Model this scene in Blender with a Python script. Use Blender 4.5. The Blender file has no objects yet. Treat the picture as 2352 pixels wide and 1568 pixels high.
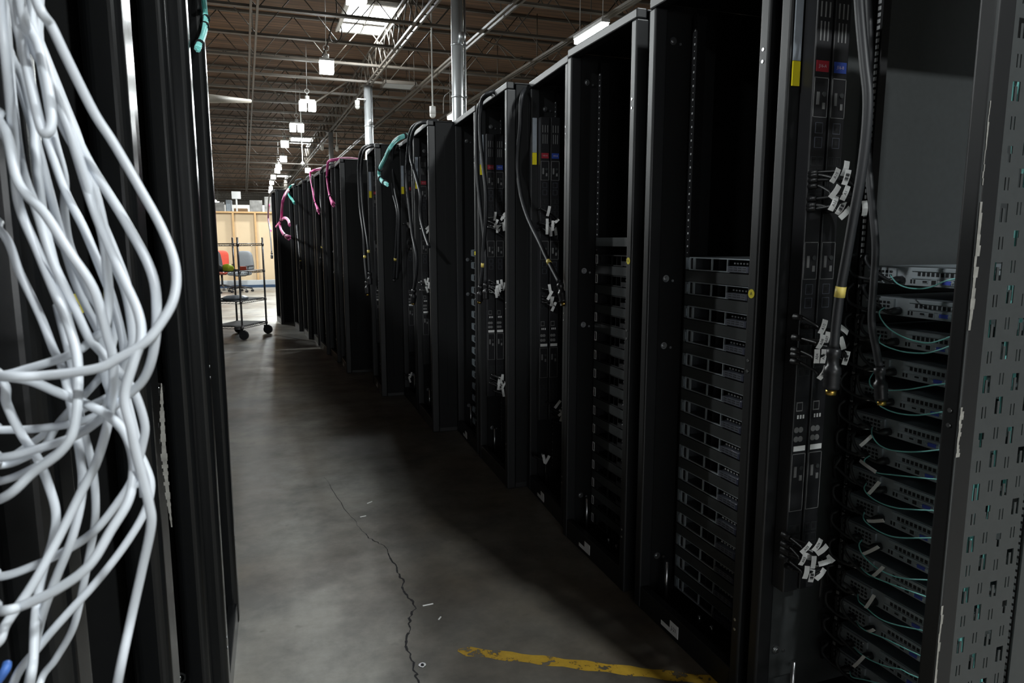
import bpy, math, random
from mathutils import Vector, Matrix
random.seed(7)
S = bpy.context.scene
COL = S.collection

# ------------------------------------------------------------------ camera
FPX, PITCH, YAW, CAMH = 1597.0, math.radians(8.3), math.radians(19.8), 1.35
cam_d = bpy.data.cameras.new('camera')
cam = bpy.data.objects.new('camera', cam_d); COL.objects.link(cam)
cam.location = (0, 0, CAMH)
cam.rotation_euler = (math.pi/2 - PITCH, 0, -YAW)
cam_d.sensor_width = 36.0; cam_d.lens = FPX/2352*36.0
cam_d.clip_start = 0.02; cam_d.clip_end = 200
cam_d.dof.use_dof = True; cam_d.dof.focus_distance = 2.6; cam_d.dof.aperture_fstop = 13.0
S.camera = cam

# ------------------------------------------------------------------ world, exposure
w = bpy.data.worlds.new('world'); S.world = w; w.use_nodes = True
w.node_tree.nodes['Background'].inputs[0].default_value = (0.5, 0.6, 0.75, 1)
w.node_tree.nodes['Background'].inputs[1].default_value = 0.02
S.view_settings.view_transform = 'Standard'
S.view_settings.look = 'None'
S.view_settings.exposure = 0.0
S.view_settings.gamma = 1.0
S.view_settings.use_curve_mapping = False

# ------------------------------------------------------------------ measuring helpers (pixel of the photo -> point of the room)
_R = Vector((math.cos(YAW), -math.sin(YAW), 0))
_F = Vector((math.sin(YAW)*math.cos(PITCH), math.cos(YAW)*math.cos(PITCH), -math.sin(PITCH)))
_U = Vector((math.sin(YAW)*math.sin(PITCH), math.cos(YAW)*math.sin(PITCH), math.cos(PITCH)))
_C = Vector((0, 0, CAMH))
def ray(x, y): return _R*((x-1176)/FPX) - _U*((y-784)/FPX) + _F
def onz(x, y, z=0.0):
    d = ray(x, y); return _C + d*((z-CAMH)/d.z)
def onx(x, y, X):
    d = ray(x, y); return _C + d*(X/d.x)
def ony(x, y, Y):
    d = ray(x, y); return _C + d*(Y/d.y)
def ond(x, y, D): return _C + ray(x, y)*D

# ------------------------------------------------------------------ mesh builder
class MB:
    def __init__(s): s.v = []; s.f = []; s.m = []; s.s = []
    def face(s, idx, mi=0, sm=False): s.f.append(idx); s.m.append(mi); s.s.append(sm)
    def quad(s, a, b, c, d, mi=0):
        n = len(s.v); s.v += [tuple(a), tuple(b), tuple(c), tuple(d)]; s.face((n, n+1, n+2, n+3), mi)
    def box(s, x0, x1, y0, y1, z0, z1, mi=0):
        n = len(s.v)
        s.v += [(x, y, z) for z in (z0, z1) for (x, y) in ((x0, y0), (x1, y0), (x1, y1), (x0, y1))]
        for q in ((3,2,1,0),(4,5,6,7),(0,1,5,4),(1,2,6,5),(2,3,7,6),(3,0,4,7)): s.face(tuple(n+i for i in q), mi)
        return s
    def obox(s, c, ax, ay, az, hx, hy, hz, mi=0):
        c = Vector(c); n = len(s.v)
        for k in (-1, 1):
            for (i, j) in ((-1,-1),(1,-1),(1,1),(-1,1)):
                s.v.append(tuple(c + ax*(i*hx) + ay*(j*hy) + az*(k*hz)))
        for q in ((3,2,1,0),(4,5,6,7),(0,1,5,4),(1,2,6,5),(2,3,7,6),(3,0,4,7)): s.face(tuple(n+i for i in q), mi)
    def cyl(s, p, q, r, n=14, mi=0, r2=None, caps=True):
        p = Vector(p); q = Vector(q); d = (q-p).normalized(); r2 = r if r2 is None else r2
        a = d.orthogonal().normalized(); b = d.cross(a); k = len(s.v)
        for c, rr in ((p, r), (q, r2)):
            for i in range(n):
                t = 2*math.pi*i/n; s.v.append(tuple(c + a*(rr*math.cos(t)) + b*(rr*math.sin(t))))
        for i in range(n):
            j = (i+1) % n; s.face((k+i, k+j, k+n+j, k+n+i), mi, True)
        if caps:
            s.face(tuple(k+i for i in reversed(range(n))), mi); s.face(tuple(k+n+i for i in range(n)), mi)
        return s
    def tube(s, pts, r, n=8, mi=0, rads=None):
        pts = [Vector(p) for p in pts]; m = len(pts); k = len(s.v)
        T = [(pts[min(i+1, m-1)] - pts[max(i-1, 0)]).normalized() for i in range(m)]
        a = T[0].orthogonal().normalized()
        for i in range(m):
            a = (a - T[i]*a.dot(T[i])).normalized(); b = T[i].cross(a); rr = rads[i] if rads else r
            for j in range(n):
                t = 2*math.pi*j/n; s.v.append(tuple(pts[i] + a*(rr*math.cos(t)) + b*(rr*math.sin(t))))
        for i in range(m-1):
            for j in range(n):
                jj = (j+1) % n; s.face((k+i*n+j, k+i*n+jj, k+(i+1)*n+jj, k+(i+1)*n+j), mi, True)
        s.face(tuple(k+j for j in reversed(range(n))), mi); s.face(tuple(k+(m-1)*n+j for j in range(n)), mi)
        return s
    def sphere(s, c, rx, ry, rz, nu=14, nv=8, mi=0, z0=-1.0):
        c = Vector(c); k = len(s.v)
        lo = math.asin(max(-1, z0))
        for i in range(nv+1):
            ph = lo + (math.pi/2 - lo)*i/nv
            for j in range(nu):
                t = 2*math.pi*j/nu
                s.v.append((c.x+rx*math.cos(ph)*math.cos(t), c.y+ry*math.cos(ph)*math.sin(t), c.z+rz*math.sin(ph)))
        for i in range(nv):
            for j in range(nu):
                jj = (j+1) % nu; s.face((k+i*nu+j, k+i*nu+jj, k+(i+1)*nu+jj, k+(i+1)*nu+j), mi, True)
        s.face(tuple(k+j for j in reversed(range(nu))), mi)
        return s
    def plate(s, plane, off, u0, u1, w0, w1, holes, mi=0, th=0.0):
        """flat sheet with rectangular holes; plane 'xz' at y=off"""
        us = sorted({u0, u1} | {h[0] for h in holes} | {h[1] for h in holes})
        ws = sorted({w0, w1} | {h[2] for h in holes} | {h[3] for h in holes})
        us = [u for u in us if u0 <= u <= u1]; ws = [q for q in ws if w0 <= q <= w1]
        idx = {}
        def V(u, q, side):
            key = (u, q, side)
            if key not in idx:
                idx[key] = len(s.v); s.v.append((u, off + (th if side else 0), q))
            return idx[key]
        cell = {}
        for j in range(len(ws)-1):
            wm = (ws[j]+ws[j+1])/2
            hs = [h for h in holes if h[2] < wm < h[3]]
            for i in range(len(us)-1):
                um = (us[i]+us[i+1])/2
                cell[i, j] = not any(h[0] < um < h[1] for h in hs)
        for (i, j), solid in cell.items():
            if not solid: continue
            a, b, c, d = us[i], us[i+1], ws[j], ws[j+1]
            s.face((V(a,c,0), V(b,c,0), V(b,d,0), V(a,d,0)), mi)
            if th:
                s.face((V(a,d,1), V(b,d,1), V(b,c,1), V(a,c,1)), mi)
                for di, dj, e in ((-1,0,((a,d),(a,c))), (1,0,((b,c),(b,d))), (0,-1,((a,c),(b,c))), (0,1,((b,d),(a,d)))):
                    if not cell.get((i+di, j+dj), False):
                        (p, q), (r, t) = e
                        s.face((V(p,q,1), V(p,q,0), V(r,t,0), V(r,t,1))[::-1], mi)
        return s
    def mesh(s, name, mats, shift=None):
        me = bpy.data.meshes.new(name)
        v = s.v if shift is None else [(a-shift[0], b-shift[1], c-shift[2]) for a, b, c in s.v]
        me.from_pydata(v, [], s.f)
        for m in (mats if isinstance(mats, (list, tuple)) else [mats]): me.materials.append(m)
        me.polygons.foreach_set('material_index', s.m); me.polygons.foreach_set('use_smooth', s.s)
        me.update(); return me

def tag(o, label=None, cat=None, group=None, kind=None):
    if label:
        o['label'] = label
    if cat: o['category'] = cat
    if group: o['group'] = group
    if kind: o['kind'] = kind
    return o
def obj(name, me, parent=None, loc=(0,0,0), rotz=0.0):
    o = bpy.data.objects.new(name, me); COL.objects.link(o)
    o.parent = parent; o.location = loc; o.rotation_euler = (0, 0, rotz); return o
def bevel(o, wd=0.004, seg=2):
    b = o.modifiers.new('bevel', 'BEVEL'); b.width = wd; b.segments = seg; b.limit_method = 'ANGLE'; b.harden_normals = False
    return o
def thing(name, label, cat, loc=(0,0,0), rotz=0.0, group=None):
    return tag(obj(name, None, None, loc, rotz), label, cat, group)
def solo(name, mb, mats, label, cat, group=None, kind=None):
    xs = [v[0] for v in mb.v]; ys = [v[1] for v in mb.v]; zs = [v[2] for v in mb.v]
    c = ((min(xs)+max(xs))/2, (min(ys)+max(ys))/2, min(zs))
    return tag(obj(name, mb.mesh(name, mats, c), None, c), label, cat, group, kind)
def wpart(name, mb, mats, parent):            # part whose builder used room coordinates (parent not rotated)
    return obj(name, mb.mesh(name, mats, parent.location), parent)
def struct(name, mb, mats):
    return tag(obj(name, mb.mesh(name, mats)), kind='structure')
_cache = {}
def cpart(key, fn, mats, name, parent, loc=(0,0,0), rotz=0.0):
    if key not in _cache:
        mb = MB(); fn(mb); _cache[key] = mb.mesh(name, mats)
    return obj(name, _cache[key], parent, loc, rotz)
def spline(pts, n=8):
    P = [Vector(p) for p in pts]
    P = [P[0]*2-P[1]] + P + [P[-1]*2-P[-2]]; out = []
    for i in range(1, len(P)-2):
        a, b, c, d = P[i-1:i+3]
        for k in range(n):
            t = k/n
            out.append(0.5*((2*b) + (c-a)*t + (2*a-5*b+4*c-d)*t*t + (3*b-a-3*c+d)*t**3))
    out.append(P[-2]); return out
_txt = {}
def text_mesh(txt, size, mat):
    key = (txt, round(size, 4), mat.name)
    if key not in _txt:
        cu = bpy.data.curves.new('txt', 'FONT'); cu.body = txt; cu.size = size; cu.align_x = 'CENTER'; cu.align_y = 'CENTER'; cu.extrude = 0.0001
        cu.resolution_u = 3
        t = bpy.data.objects.new('txt', cu); COL.objects.link(t)
        dg = bpy.context.evaluated_depsgraph_get(); me = bpy.data.meshes.new_from_object(t.evaluated_get(dg))
        bpy.data.objects.remove(t); me.name = 'lettering'; me.materials.clear(); me.materials.append(mat); _txt[key] = me
    return _txt[key]
def text_on(mb, txt, size, c, ax, ay, mi=1):
    """add lettering (in the plane ax/ay) to a mesh builder"""
    me = text_mesh(txt, size, M['ink']); n = len(mb.v); c = Vector(c); nz = ax.cross(ay)
    mb.v += [tuple(c + ax*v.co.x + ay*v.co.y + nz*(v.co.z+0.0003)) for v in me.vertices]
    for p in me.polygons: mb.face(tuple(n+i for i in p.vertices), mi)

# ------------------------------------------------------------------ materials
M = {}
def nodes(name):
    m = bpy.data.materials.new(name); m.use_nodes = True; M[name] = m
    return m, m.node_tree.nodes, m.node_tree.links, m.node_tree.nodes['Principled BSDF']
def mat(name, col, rough=0.5, metal=0.0, var=0.12, scale=30.0, bump=0.0, spec=0.5, trans=0.0):
    m, N, L, B = nodes(name)
    tc = N.new('ShaderNodeTexCoord'); nz = N.new('ShaderNodeTexNoise'); nz.inputs['Scale'].default_value = scale; nz.inputs['Detail'].default_value = 4
    L.new(tc.outputs['Object'], nz.inputs['Vector'])
    mx = N.new('ShaderNodeMix'); mx.data_type = 'RGBA'
    mx.inputs[6].default_value = tuple(max(0, c*(1-var)) for c in col) + (1,)
    mx.inputs[7].default_value = tuple(min(1, c*(1+var)) for c in col) + (1,)
    L.new(nz.outputs['Fac'], mx.inputs[0]); L.new(mx.outputs[2], B.inputs['Base Color'])
    B.inputs['Roughness'].default_value = rough; B.inputs['Metallic'].default_value = metal
    B.inputs['Specular IOR Level'].default_value = spec; B.inputs['Transmission Weight'].default_value = trans
    if bump:
        bp = N.new('ShaderNodeBump'); bp.inputs['Strength'].default_value = bump; bp.inputs['Distance'].default_value = 0.002
        L.new(nz.outputs['Fac'], bp.inputs['Height']); L.new(bp.outputs[0], B.inputs['Normal'])
    return m
def glow(name, col, strength):
    m, N, L, B = nodes(name)
    B.inputs['Base Color'].default_value = (.8, .8, .8, 1)
    B.inputs['Emission Color'].default_value = col + (1,); B.inputs['Emission Strength'].default_value = strength
mat('black_paint', (.050,.054,.055), .40, 0, .15, 60, .05)  # lighter rack black; strong light on the right-edge rack put into the colour
mat('shaded_satin_black', (.007,.0075,.008), .24, 0, .15, 60, .04)  # left racks' black, darkened to stand in for less light on them
mat('matte_black', (.011,.0115,.0125), .42, 0, .15, 60, .05)
mat('dull_black', (.011,.0115,.012), .6, 0, .15, 60, .05, .2)
mat('bay_steel', (.10,.11,.12), .45, .2)
mat('light_steel', (.42,.46,.49), .36, .25)
mat('black_inner', (.009,.009,.010), .5, 0, .15, 60)
mat('black_plastic', (.018,.018,.02), .38)
mat('black_rubber', (.022,.023,.026), .5)
mat('cord_black', (.010,.010,.011), .45)
mat('hole_edge', (.45,.46,.47), .4, 0)
mat('bare_metal', (.62,.63,.65), .3, 1.0)
mat('scuffed_metal', (.42,.41,.38), .45, .5, .5, 90)
mat('galvanised', (.55,.57,.58), .38, .9, .2, 8)
mat('white_jacket', (.72,.76,.82), .4, 0, .05)
mat('blue_jacket', (.08,.2,.6), .4)
mat('aqua_jacket', (.32, .86, .82), .4, 0, .06)
mat('teal_jacket', (.05,.42,.36), .4, 0, .06)
mat('pink_jacket', (.72,.12,.36), .4, 0, .08)
mat('paper_white', (.88,.88,.87), .6, 0, .04)
mat('ink', (.012,.012,.014), .6)
mat('yellow_sticker', (.92,.78,.015), .5, 0, .05)
mat('yellow_tape', (.88,.70,.17), .5, 0, .08)
mat('brass', (.75,.5,.12), .3, 1.0)
mat('red_label', (.35,.02,.035), .5); mat('blue_label', (.03,.07,.35), .5)
mat('label_letter', (.55,.45,.5), .6)
mat('silver_label', (.45,.5,.56), .35, .3, .35, 25)
mat('print_grey', (.2,.2,.2), .6)
mat('server_steel', (.27,.31,.34), .36, .35, .15, 40)
mat('server_bright', (.50,.56,.60), .33, .4, .1, 40)
mat('server_black', (.022,.022,.024), .45)
mat('drive_grey', (.11,.12,.15), .45)
mat('drive_blue', (.035,.04,.075), .45)
mat('vga_blue', (.09,.13,.62), .45)
mat('column_white', (.52,.54,.55), .30, .55, .1, 6)
mat('joist_steel', (.085,.073,.058), .5, .2, .3, 5)
mat('wood_brown', (.30,.19,.10), .6, 0, .2, 4)
mat('ply', (.50,.385,.245), .6, 0, .1, 3)
mat('stud', (.46,.28,.12), .6, 0, .18, 12)
mat('wall_paint', (.42,.4,.37), .8, 0, .25, 1.2)
mat('pale_tube', (.30,.27,.22), .6)
mat('white_plastic', (.75,.75,.72), .4)
mat('chrome', (.32,.32,.33), .28, 1.0)
mat('grey_fabric', (.17,.18,.19), .8, 0, .15, 40, .2); mat('dark_fabric', (.03,.032,.036), .7)
mat('red_fabric', (.55,.07,.04), .7, 0, .15, 40); mat('blue_grey_fabric', (.16,.2,.27), .8)
mat('hi_vis', (.72,.85,.05), .6); mat('orange_red', (.7,.08,.03), .5)
mat('clear_wrap', (.30,.34,.38), .25, 0, .5, 12); mat('wrap_white', (.26,.25,.235), .35, 0, .8, 5.5); mat('cardboard', (.2,.115,.055), .7)
mat('blue_beam', (.02,.045,.09), .4); mat('grey_board', (.35,.37,.38), .6)
glow('fill_window_glow', (.93,.97,1.0), 4.0); glow('lamp_lens', (.93,1.0,1.0), 26.0); glow('strip_lens', (.93,1.0,1.0), 22.0); glow('sky_pane', (.93,.98,1.0), 9.0)

# concrete floor
m, N, L, B = nodes('concrete')
tc = N.new('ShaderNodeTexCoord')
def noise(sc, det=5, vec=None, rough=.55):
    n = N.new('ShaderNodeTexNoise'); n.inputs['Scale'].default_value = sc; n.inputs['Detail'].default_value = det; n.inputs['Roughness'].default_value = rough
    L.new(vec if vec else tc.outputs['Object'], n.inputs['Vector']); return n
def ramp(src, a, b, ca, cb):
    r = N.new('ShaderNodeValToRGB'); r.color_ramp.elements[0].position = a; r.color_ramp.elements[1].position = b
    r.color_ramp.elements[0].color = ca+(1,); r.color_ramp.elements[1].color = cb+(1,); L.new(src, r.inputs[0]); return r
def mix(fac, a, b, mode='MIX'):
    x = N.new('ShaderNodeMix'); x.data_type = 'RGBA'; x.blend_type = mode
    if isinstance(fac, float): x.inputs[0].default_value = fac
    else: L.new(fac, x.inputs[0])
    L.new(a, x.inputs[6]); L.new(b, x.inputs[7]); return x
n1 = noise(.75, 7); n2 = noise(3.2, 8, rough=.65); n3 = noise(22, 6, rough=.7)
c1 = ramp(n1.outputs['Fac'], .38, .62, (.15, .125, .095), (.30, .29, .26))
c2 = ramp(n2.outputs['Fac'], .36, .62, (.42,.43,.45), (1,1,1))
c3 = ramp(n3.outputs['Fac'], .3, .7, (.86,.86,.86), (1.05,1.05,1.04))
x1 = mix(.8, c1.outputs[0], c2.outputs[0], 'MULTIPLY'); x2 = mix(.8, x1.outputs[2], c3.outputs[0], 'MULTIPLY')
n4 = noise(6.5, 3); sp = ramp(n4.outputs['Fac'], .69, .74, (1,1,1), (.5,.5,.5))
x3 = mix(.7, x2.outputs[2], sp.outputs[0], 'MULTIPLY'); L.new(x3.outputs[2], B.inputs['Base Color'])
rr = ramp(n2.outputs['Fac'], .3, .7, (.5,.5,.5), (.34,.34,.34)); L.new(rr.outputs[0], B.inputs['Roughness'])
bp = N.new('ShaderNodeBump'); bp.inputs['Strength'].default_value = .12; bp.inputs['Distance'].default_value = .004
L.new(n3.outputs['Fac'], bp.inputs['Height']); L.new(bp.outputs[0], B.inputs['Normal'])
# worn yellow paint (paint where the noise is high, bare concrete where it has flaked)
m, N, L, B = nodes('worn_yellow_paint'); tc = N.new('ShaderNodeTexCoord')
a = noise(16, 6, rough=.7); b = noise(60, 4)
mx = mix(.3, a.outputs['Fac'], b.outputs['Fac'])
r = ramp(mx.outputs[2], .43, .46, (0,0,0), (1,1,1)); L.new(r.outputs[0], B.inputs['Alpha'])
cc = ramp(a.outputs['Fac'], .3, .7, (.5,.29,.03), (.72,.46,.05)); L.new(cc.outputs[0], B.inputs['Base Color']); B.inputs['Roughness'].default_value = .55
# roof deck: dark brown boards
m, N, L, B = nodes('roof_deck'); tc = N.new('ShaderNodeTexCoord')
mp = N.new('ShaderNodeMapping'); mp.inputs['Scale'].default_value = (.25, 2.2, 1); L.new(tc.outputs['Object'], mp.inputs[0])
a = noise(2.0, 6, mp.outputs[0], .6); wv = N.new('ShaderNodeTexWave'); wv.bands_direction = 'Y'; wv.inputs['Scale'].default_value = 1.7; wv.inputs['Distortion'].default_value = .3
L.new(tc.outputs['Object'], wv.inputs[0])
c = ramp(a.outputs['Fac'], .3, .7, (.050,.027,.014), (.165,.088,.043)); e = ramp(wv.outputs['Fac'], .0, .12, (.35,.35,.35), (1,1,1))
x = mix(1.0, c.outputs[0], e.outputs[0], 'MULTIPLY'); L.new(x.outputs[2], B.inputs['Base Color']); B.inputs['Roughness'].default_value = .8

# ------------------------------------------------------------------ large structure
X0, X1, Y0, Y1, ZD = -13.0, 16.0, -8.0, 74.0, 5.9
floor = struct('floor', MB().box(X0, X1, Y0, Y1, -.2, 0), M['concrete'])
struct('ceiling', MB().box(X0, X1, Y0, Y1, ZD, ZD+.15), M['roof_deck'])
struct('wall_left', MB().box(X0-.2, X0, Y0, Y1, 0, ZD), M['wall_paint'])
struct('wall_right', MB().box(X1, X1+.2, Y0, Y1, 0, ZD), M['wall_paint'])
wb = MB(); WX0, WX1, WZ0, WZ1 = -3.6, .9, .5, 2.9          # front wall with a made-up glowing window, added to light camera-facing faces
wb.box(X0, WX0, Y0-.2, Y0, 0, ZD); wb.box(WX1, X1, Y0-.2, Y0, 0, ZD); wb.box(WX0, WX1, Y0-.2, Y0, 0, WZ0); wb.box(WX0, WX1, Y0-.2, Y0, WZ1, ZD)
struct('wall_front', wb, M['wall_paint'])
fill_win = struct('fill_window_1', MB().box(WX0, WX1, Y0-.16, Y0-.15, WZ0, WZ1), M['fill_window_glow'])
wb = MB()
for xx in (WX0, -2.1, -.6, WX1-.06): wb.box(xx, xx+.06, Y0-.14, Y0+.02, WZ0, WZ1)
for zz in (WZ0, 1.7, WZ1-.06): wb.box(WX0, WX1, Y0-.14, Y0+.02, zz, zz+.06)
obj('fill_window_frame', wb.mesh('fill_window_frame', M['white_plastic']), fill_win)
struct('wall_back', MB().box(X0, X1, Y1, Y1+.2, 0, ZD), M['wall_paint'])
# floor crack, joint and worn line belong to the floor
crk = [(745,1095),(770,1130),(800,1180),(822,1205),(845,1232),(862,1243),(880,1252),(905,1290),(912,1315),(925,1330),(928,1352),(940,1372),(954,1392),(945,1412),(938,1432),(940,1452),(934,1475),(942,1500),(950,1530),(958,1552),(966,1585),(980,1640)]
cb = MB(); pts = [onz(x, y, .0006) for x, y in crk]; fine = []
for i in range(len(pts)-1):
    for k in range(4):
        p = pts[i].lerp(pts[i+1], k/4); fine.append(p + Vector((random.uniform(-.007,.007), random.uniform(-.004,.004), 0)))
for i in range(len(fine)-1):
    a, b = fine[i], fine[i+1]; d = (b-a).normalized(); n = Vector((-d.y, d.x, 0)); t = min(1, .25+i/50)
    wa = .0042*t*random.uniform(.4, 1.3); cb.quad(a-n*wa, b-n*wa*.8, b+n*wa*.8, a+n*wa)
obj('floor_crack', cb.mesh('floor_crack', M['ink']), floor)
cb = MB()
A = onz(1052,1493); Bq = onz(1660,1566); d = (Bq-A).normalized(); n = Vector((-d.y, d.x, 0)); K = 24
for i in range(K):
    a = A.lerp(Bq, i/K); b = A.lerp(Bq, (i+1)/K); wa = .024 + .004*math.sin(i*1.7); wb = .024 + .004*math.sin((i+1)*1.7)
    if i == 0: wa = .006
    z = Vector((0, 0, .0008)); cb.quad(a-n*wa+z, b-n*wb+z, b+n*wb+z, a+n*wa+z)
tag(obj('painted_line', cb.mesh('painted_line', M['worn_yellow_paint']), floor), 'worn yellow painted line')
cb = MB(); c = onz(970, 1528); cb.cyl(c, c+Vector((0,0,.003)), .012, 18); cb.cyl(c+Vector((0,0,.003)), c+Vector((0,0,.005)), .005, 10, 1)
obj('floor_anchor', cb.mesh('floor_anchor', [M['bare_metal'], M['ink']]), floor)
cb = MB()
for yy in (13.1, 20.6): cb.box(X0, X1, yy-.006, yy+.006, .0002, .0009)
obj('floor_joint', cb.mesh('floor_joint', M['ink']), floor)

# roof steel: open-web joists across, lattice girders along, all part of the building
def joist_mesh():
    mb = MB(); zt, zb = ZD-.03, 5.02
    for z in (zt, zb):
        for dy in (-.028, .028):
            mb.box(X0, X1, dy-.022, dy+.022, z-.004, z+.004); mb.box(X0, X1, dy-.004 if dy < 0 else dy-.022, dy+.022 if dy < 0 else dy+.004, z-.02 if z == zt else z, z if z == zt else z+.045)
    x = X0+.2; up = True
    while x < X1-.8:
        a = Vector((x, 0, zb if up else zt)); b = Vector((x+.72, 0, zt if up else zb)); mb.tube([a, b], .011, 5); x += .72; up = not up
    return mb.mesh('roof_joist', M['joist_steel'])
jm = joist_mesh(); y = 12.47 - 1.6*12; i = 0
while y < 72:
    if y > Y0+.2:
        tag(obj('roof_joist', jm, None, (0, y, 0)), kind='structure')
    y += 1.6 if y < 30 else 3.2
def girder(xa, name='roof_girder', lattice=True, zb=5.0, wd=.05):
    mb = MB(); d = Vector((-.018, 1, 0)).normalized(); s = Vector((d.y, -d.x, 0))
    L0, L1 = Y0+.3, 70.0
    def P(yv, z, off=0): return Vector((xa-.018*(yv-11), yv, z)) + s*off
    zt = zb+.6 if lattice else zb+.1
    for off in (-wd, wd):
        for z in ((zb, zt) if lattice else (zb,)):
            a, b = P(L0, z, off), P(L1, z, off); c = (a+b)/2; hl = (b-a).length/2
            mb.obox(c, d, s, Vector((0,0,1)), hl, .018, .022)
    if lattice:
        yv = L0; up = True
        while yv < 60:
            for off in (-wd, wd):
                mb.tube([P(yv, zb if up else zt, off), P(yv+.5, zt if up else zb, off)], .011, 5)
            mb.tube([P(yv, zb, -wd), P(yv, zb, wd)], .01, 5); yv += .5; up = not up
    else:
        yv = L0
        while yv < 60: mb.tube([P(yv, zb, 0), P(yv, ZD, 0)], .01, 5); yv += 2.4
    return tag(obj(name, mb.mesh(name, M['joist_steel'])), kind='structure')
girder(2.74); girder(.13, lattice=False); girder(3.95, 'roof_purlin', False); girder(5.6, 'roof_purlin', False); girder(7.6, 'roof_purlin', False); girder(-2.6, 'roof_purlin', False); girder(-6.5)
# diagonal knee braces under the joists
for (ax, ay, bx, by, Y) in ((645,227,693,168,19.6), (597,165,641,224,19.6), (722,236,810,180,18.0), (861,296,930,236,20.4), (843,250,905,190,20.5)):
    a, b = ony(ax, ay, Y), ony(bx, by, Y+.15); tag(obj('roof_brace', MB().tube([a, b], .022, 6).mesh('roof_brace', M['joist_steel'])), kind='structure')

# steel columns
def column(x, y, top, label, detail):
    t = thing('steel_column', label, 'column', (x, y, 0), 0, 'round steel roof columns')
    mb = MB(); mb.cyl((0,0,.012), (0,0,top), .082, 24); obj('pipe', mb.mesh('pipe', M['column_white']), t)
    obj('base_plate', MB().box(-.17,.17,-.17,.17,0,.012).mesh('base_plate', M['galvanised']), t)
    obj('cap_plate', MB().box(-.14,.14,-.14,.14,top,top+.02).mesh('cap_plate', M['joist_steel']), t)
    if detail:
        mb = MB(); mb.cyl((.105,-.02,.3), (.105,-.02,top), .017, 10)
        mb2 = MB()
        for z in (1.2, 2.6, 3.35, 4.05): mb2.cyl((0,0,z), (0,0,z+.025), .088, 20); mb2.box(.08,.13,-.045,0,z,z+.025)
        obj('conduit', mb.mesh('conduit', M['galvanised']), t); obj('strap', mb2.mesh('strap', M['galvanised']), t)
        mb3 = MB(); mb3.sphere((.045,-.09,4.16), .055,.05,.07); obj('junction_box', mb3.mesh('junction_box', M['galvanised']), t)
column(2.76, 9.95, 4.98, 'tall white round steel column rising behind the rack tops, nearest of its line', True)
column(2.605, 17.45, 4.98, 'white round steel column with a camera beside it, second along the aisle', True)
column(2.48, 25.2, 4.98, 'small distant grey column seen above the pink cables', False)

# ------------------------------------------------------------------ skylights and lamps
def lamp_area(name, loc, sx, sy, power, col=(.95,1,1), rot=(0,0,0), parent=None, spread=None):
    d = bpy.data.lights.new(name, 'AREA'); d.shape = 'RECTANGLE'; d.size = sx; d.size_y = sy; d.energy = power; d.color = col
    if spread: d.spread = spread
    o = bpy.data.objects.new(name, d); COL.objects.link(o); o.parent = parent; o.location = loc; o.rotation_euler = rot; return o
def skylight(x, y, label, power, sx=.98, sy=2.0):
    t = thing('skylight', label, 'skylight', (x, y, ZD), 0, 'roof skylights')
    mb = MB()
    for a in (-1, 1):
        mb.box(a*sx/2-.04, a*sx/2+.04, -sy/2-.04, sy/2+.04, -.06, -.001); mb.box(-sx/2, sx/2, a*sy/2-.04, a*sy/2+.04, -.06, -.001)
    mb.box(-.015, .015, -sy/2, sy/2, -.05, -.035)
    obj('frame', mb.mesh('frame', M['white_plastic']), t)
    obj('pane', MB().box(-sx/2+.03, sx/2-.03, -sy/2+.03, sy/2-.03, -.03, -.012).mesh('pane', M['sky_pane']), t)
    lamp_area('daylight', (0,0,-.07), sx*.9, sy*.9, power, (.93,.98,1), (0,0,0), t)
skylight(2.32, 15.3, 'large glowing skylight in the roof, the nearest and biggest', 260)
skylight(2.03, 34.2, 'small bright skylight far down the roof behind the hanging rod', 500)
skylight(1.9, 53, 'tiny skylight farthest down the roof above the rack ends', 500)

def high_bay(x, y, z, label, power, double=False, seen=True, rz=0.0):
    t = thing('high_bay_lamp', label, 'lamp', (x, y, z), rz, 'hanging high-bay lamps')
    hw = .17 if double else .13
    mb = MB(); mb.box(-hw,hw,-.11,.11,.11,.15); mb.cyl((0,0,.15),(0,0,.24),.05,14); obj('housing', bev_mesh(mb, 'housing', M['white_plastic']), t)
    for a in ((-1, 1) if double else (0,)):
        c = a*.105; h = .08 if double else .12
        mb = MB(); mb.box(c-h, c+h, -.10, .10, -.09, .109); obj('lens', mb.mesh('lens', M['lamp_lens']), t)
    mb = MB(); mb.tube([(0,0,.24),(0,0,.3)], .008, 6); mb.tube([Vector((.05*math.cos(k*math.pi/6), 0, .35+.05*math.sin(k*math.pi/6))) for k in range(13)], .007, 6); mb.tube([(0,0,.4),(.02,0,ZD-z)], .006, 6)
    obj('hanger', mb.mesh('hanger', M['white_plastic']), t)
    lamp_area('lamp_light', (0,0,-.13), .34, .2, power, (.95,1,1), (0,0,0), t)
    return t
def bev_mesh(mb, name, mats): return mb.mesh(name, mats)
HB = 170
high_bay(1.314, 13.63, 4.45, 'bright hanging high-bay lamp below the big skylight, nearest of its line', HB)
high_bay(1.225, 17.6, 4.45, 'twin-panel high-bay lamp, second along the line over the aisle', HB*1.2, True)
high_bay(1.15, 21.0, 4.45, 'twin-panel high-bay lamp directly above the thin white hanging rod', HB*1.4, True)
high_bay(1.0, 26.0, 4.62, 'small tilted high-bay lamp upper of the two beside the far skylight', HB)
high_bay(1.063, 29.6, 4.5, 'small high-bay lamp lower of the two beside the far skylight', HB)
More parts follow.
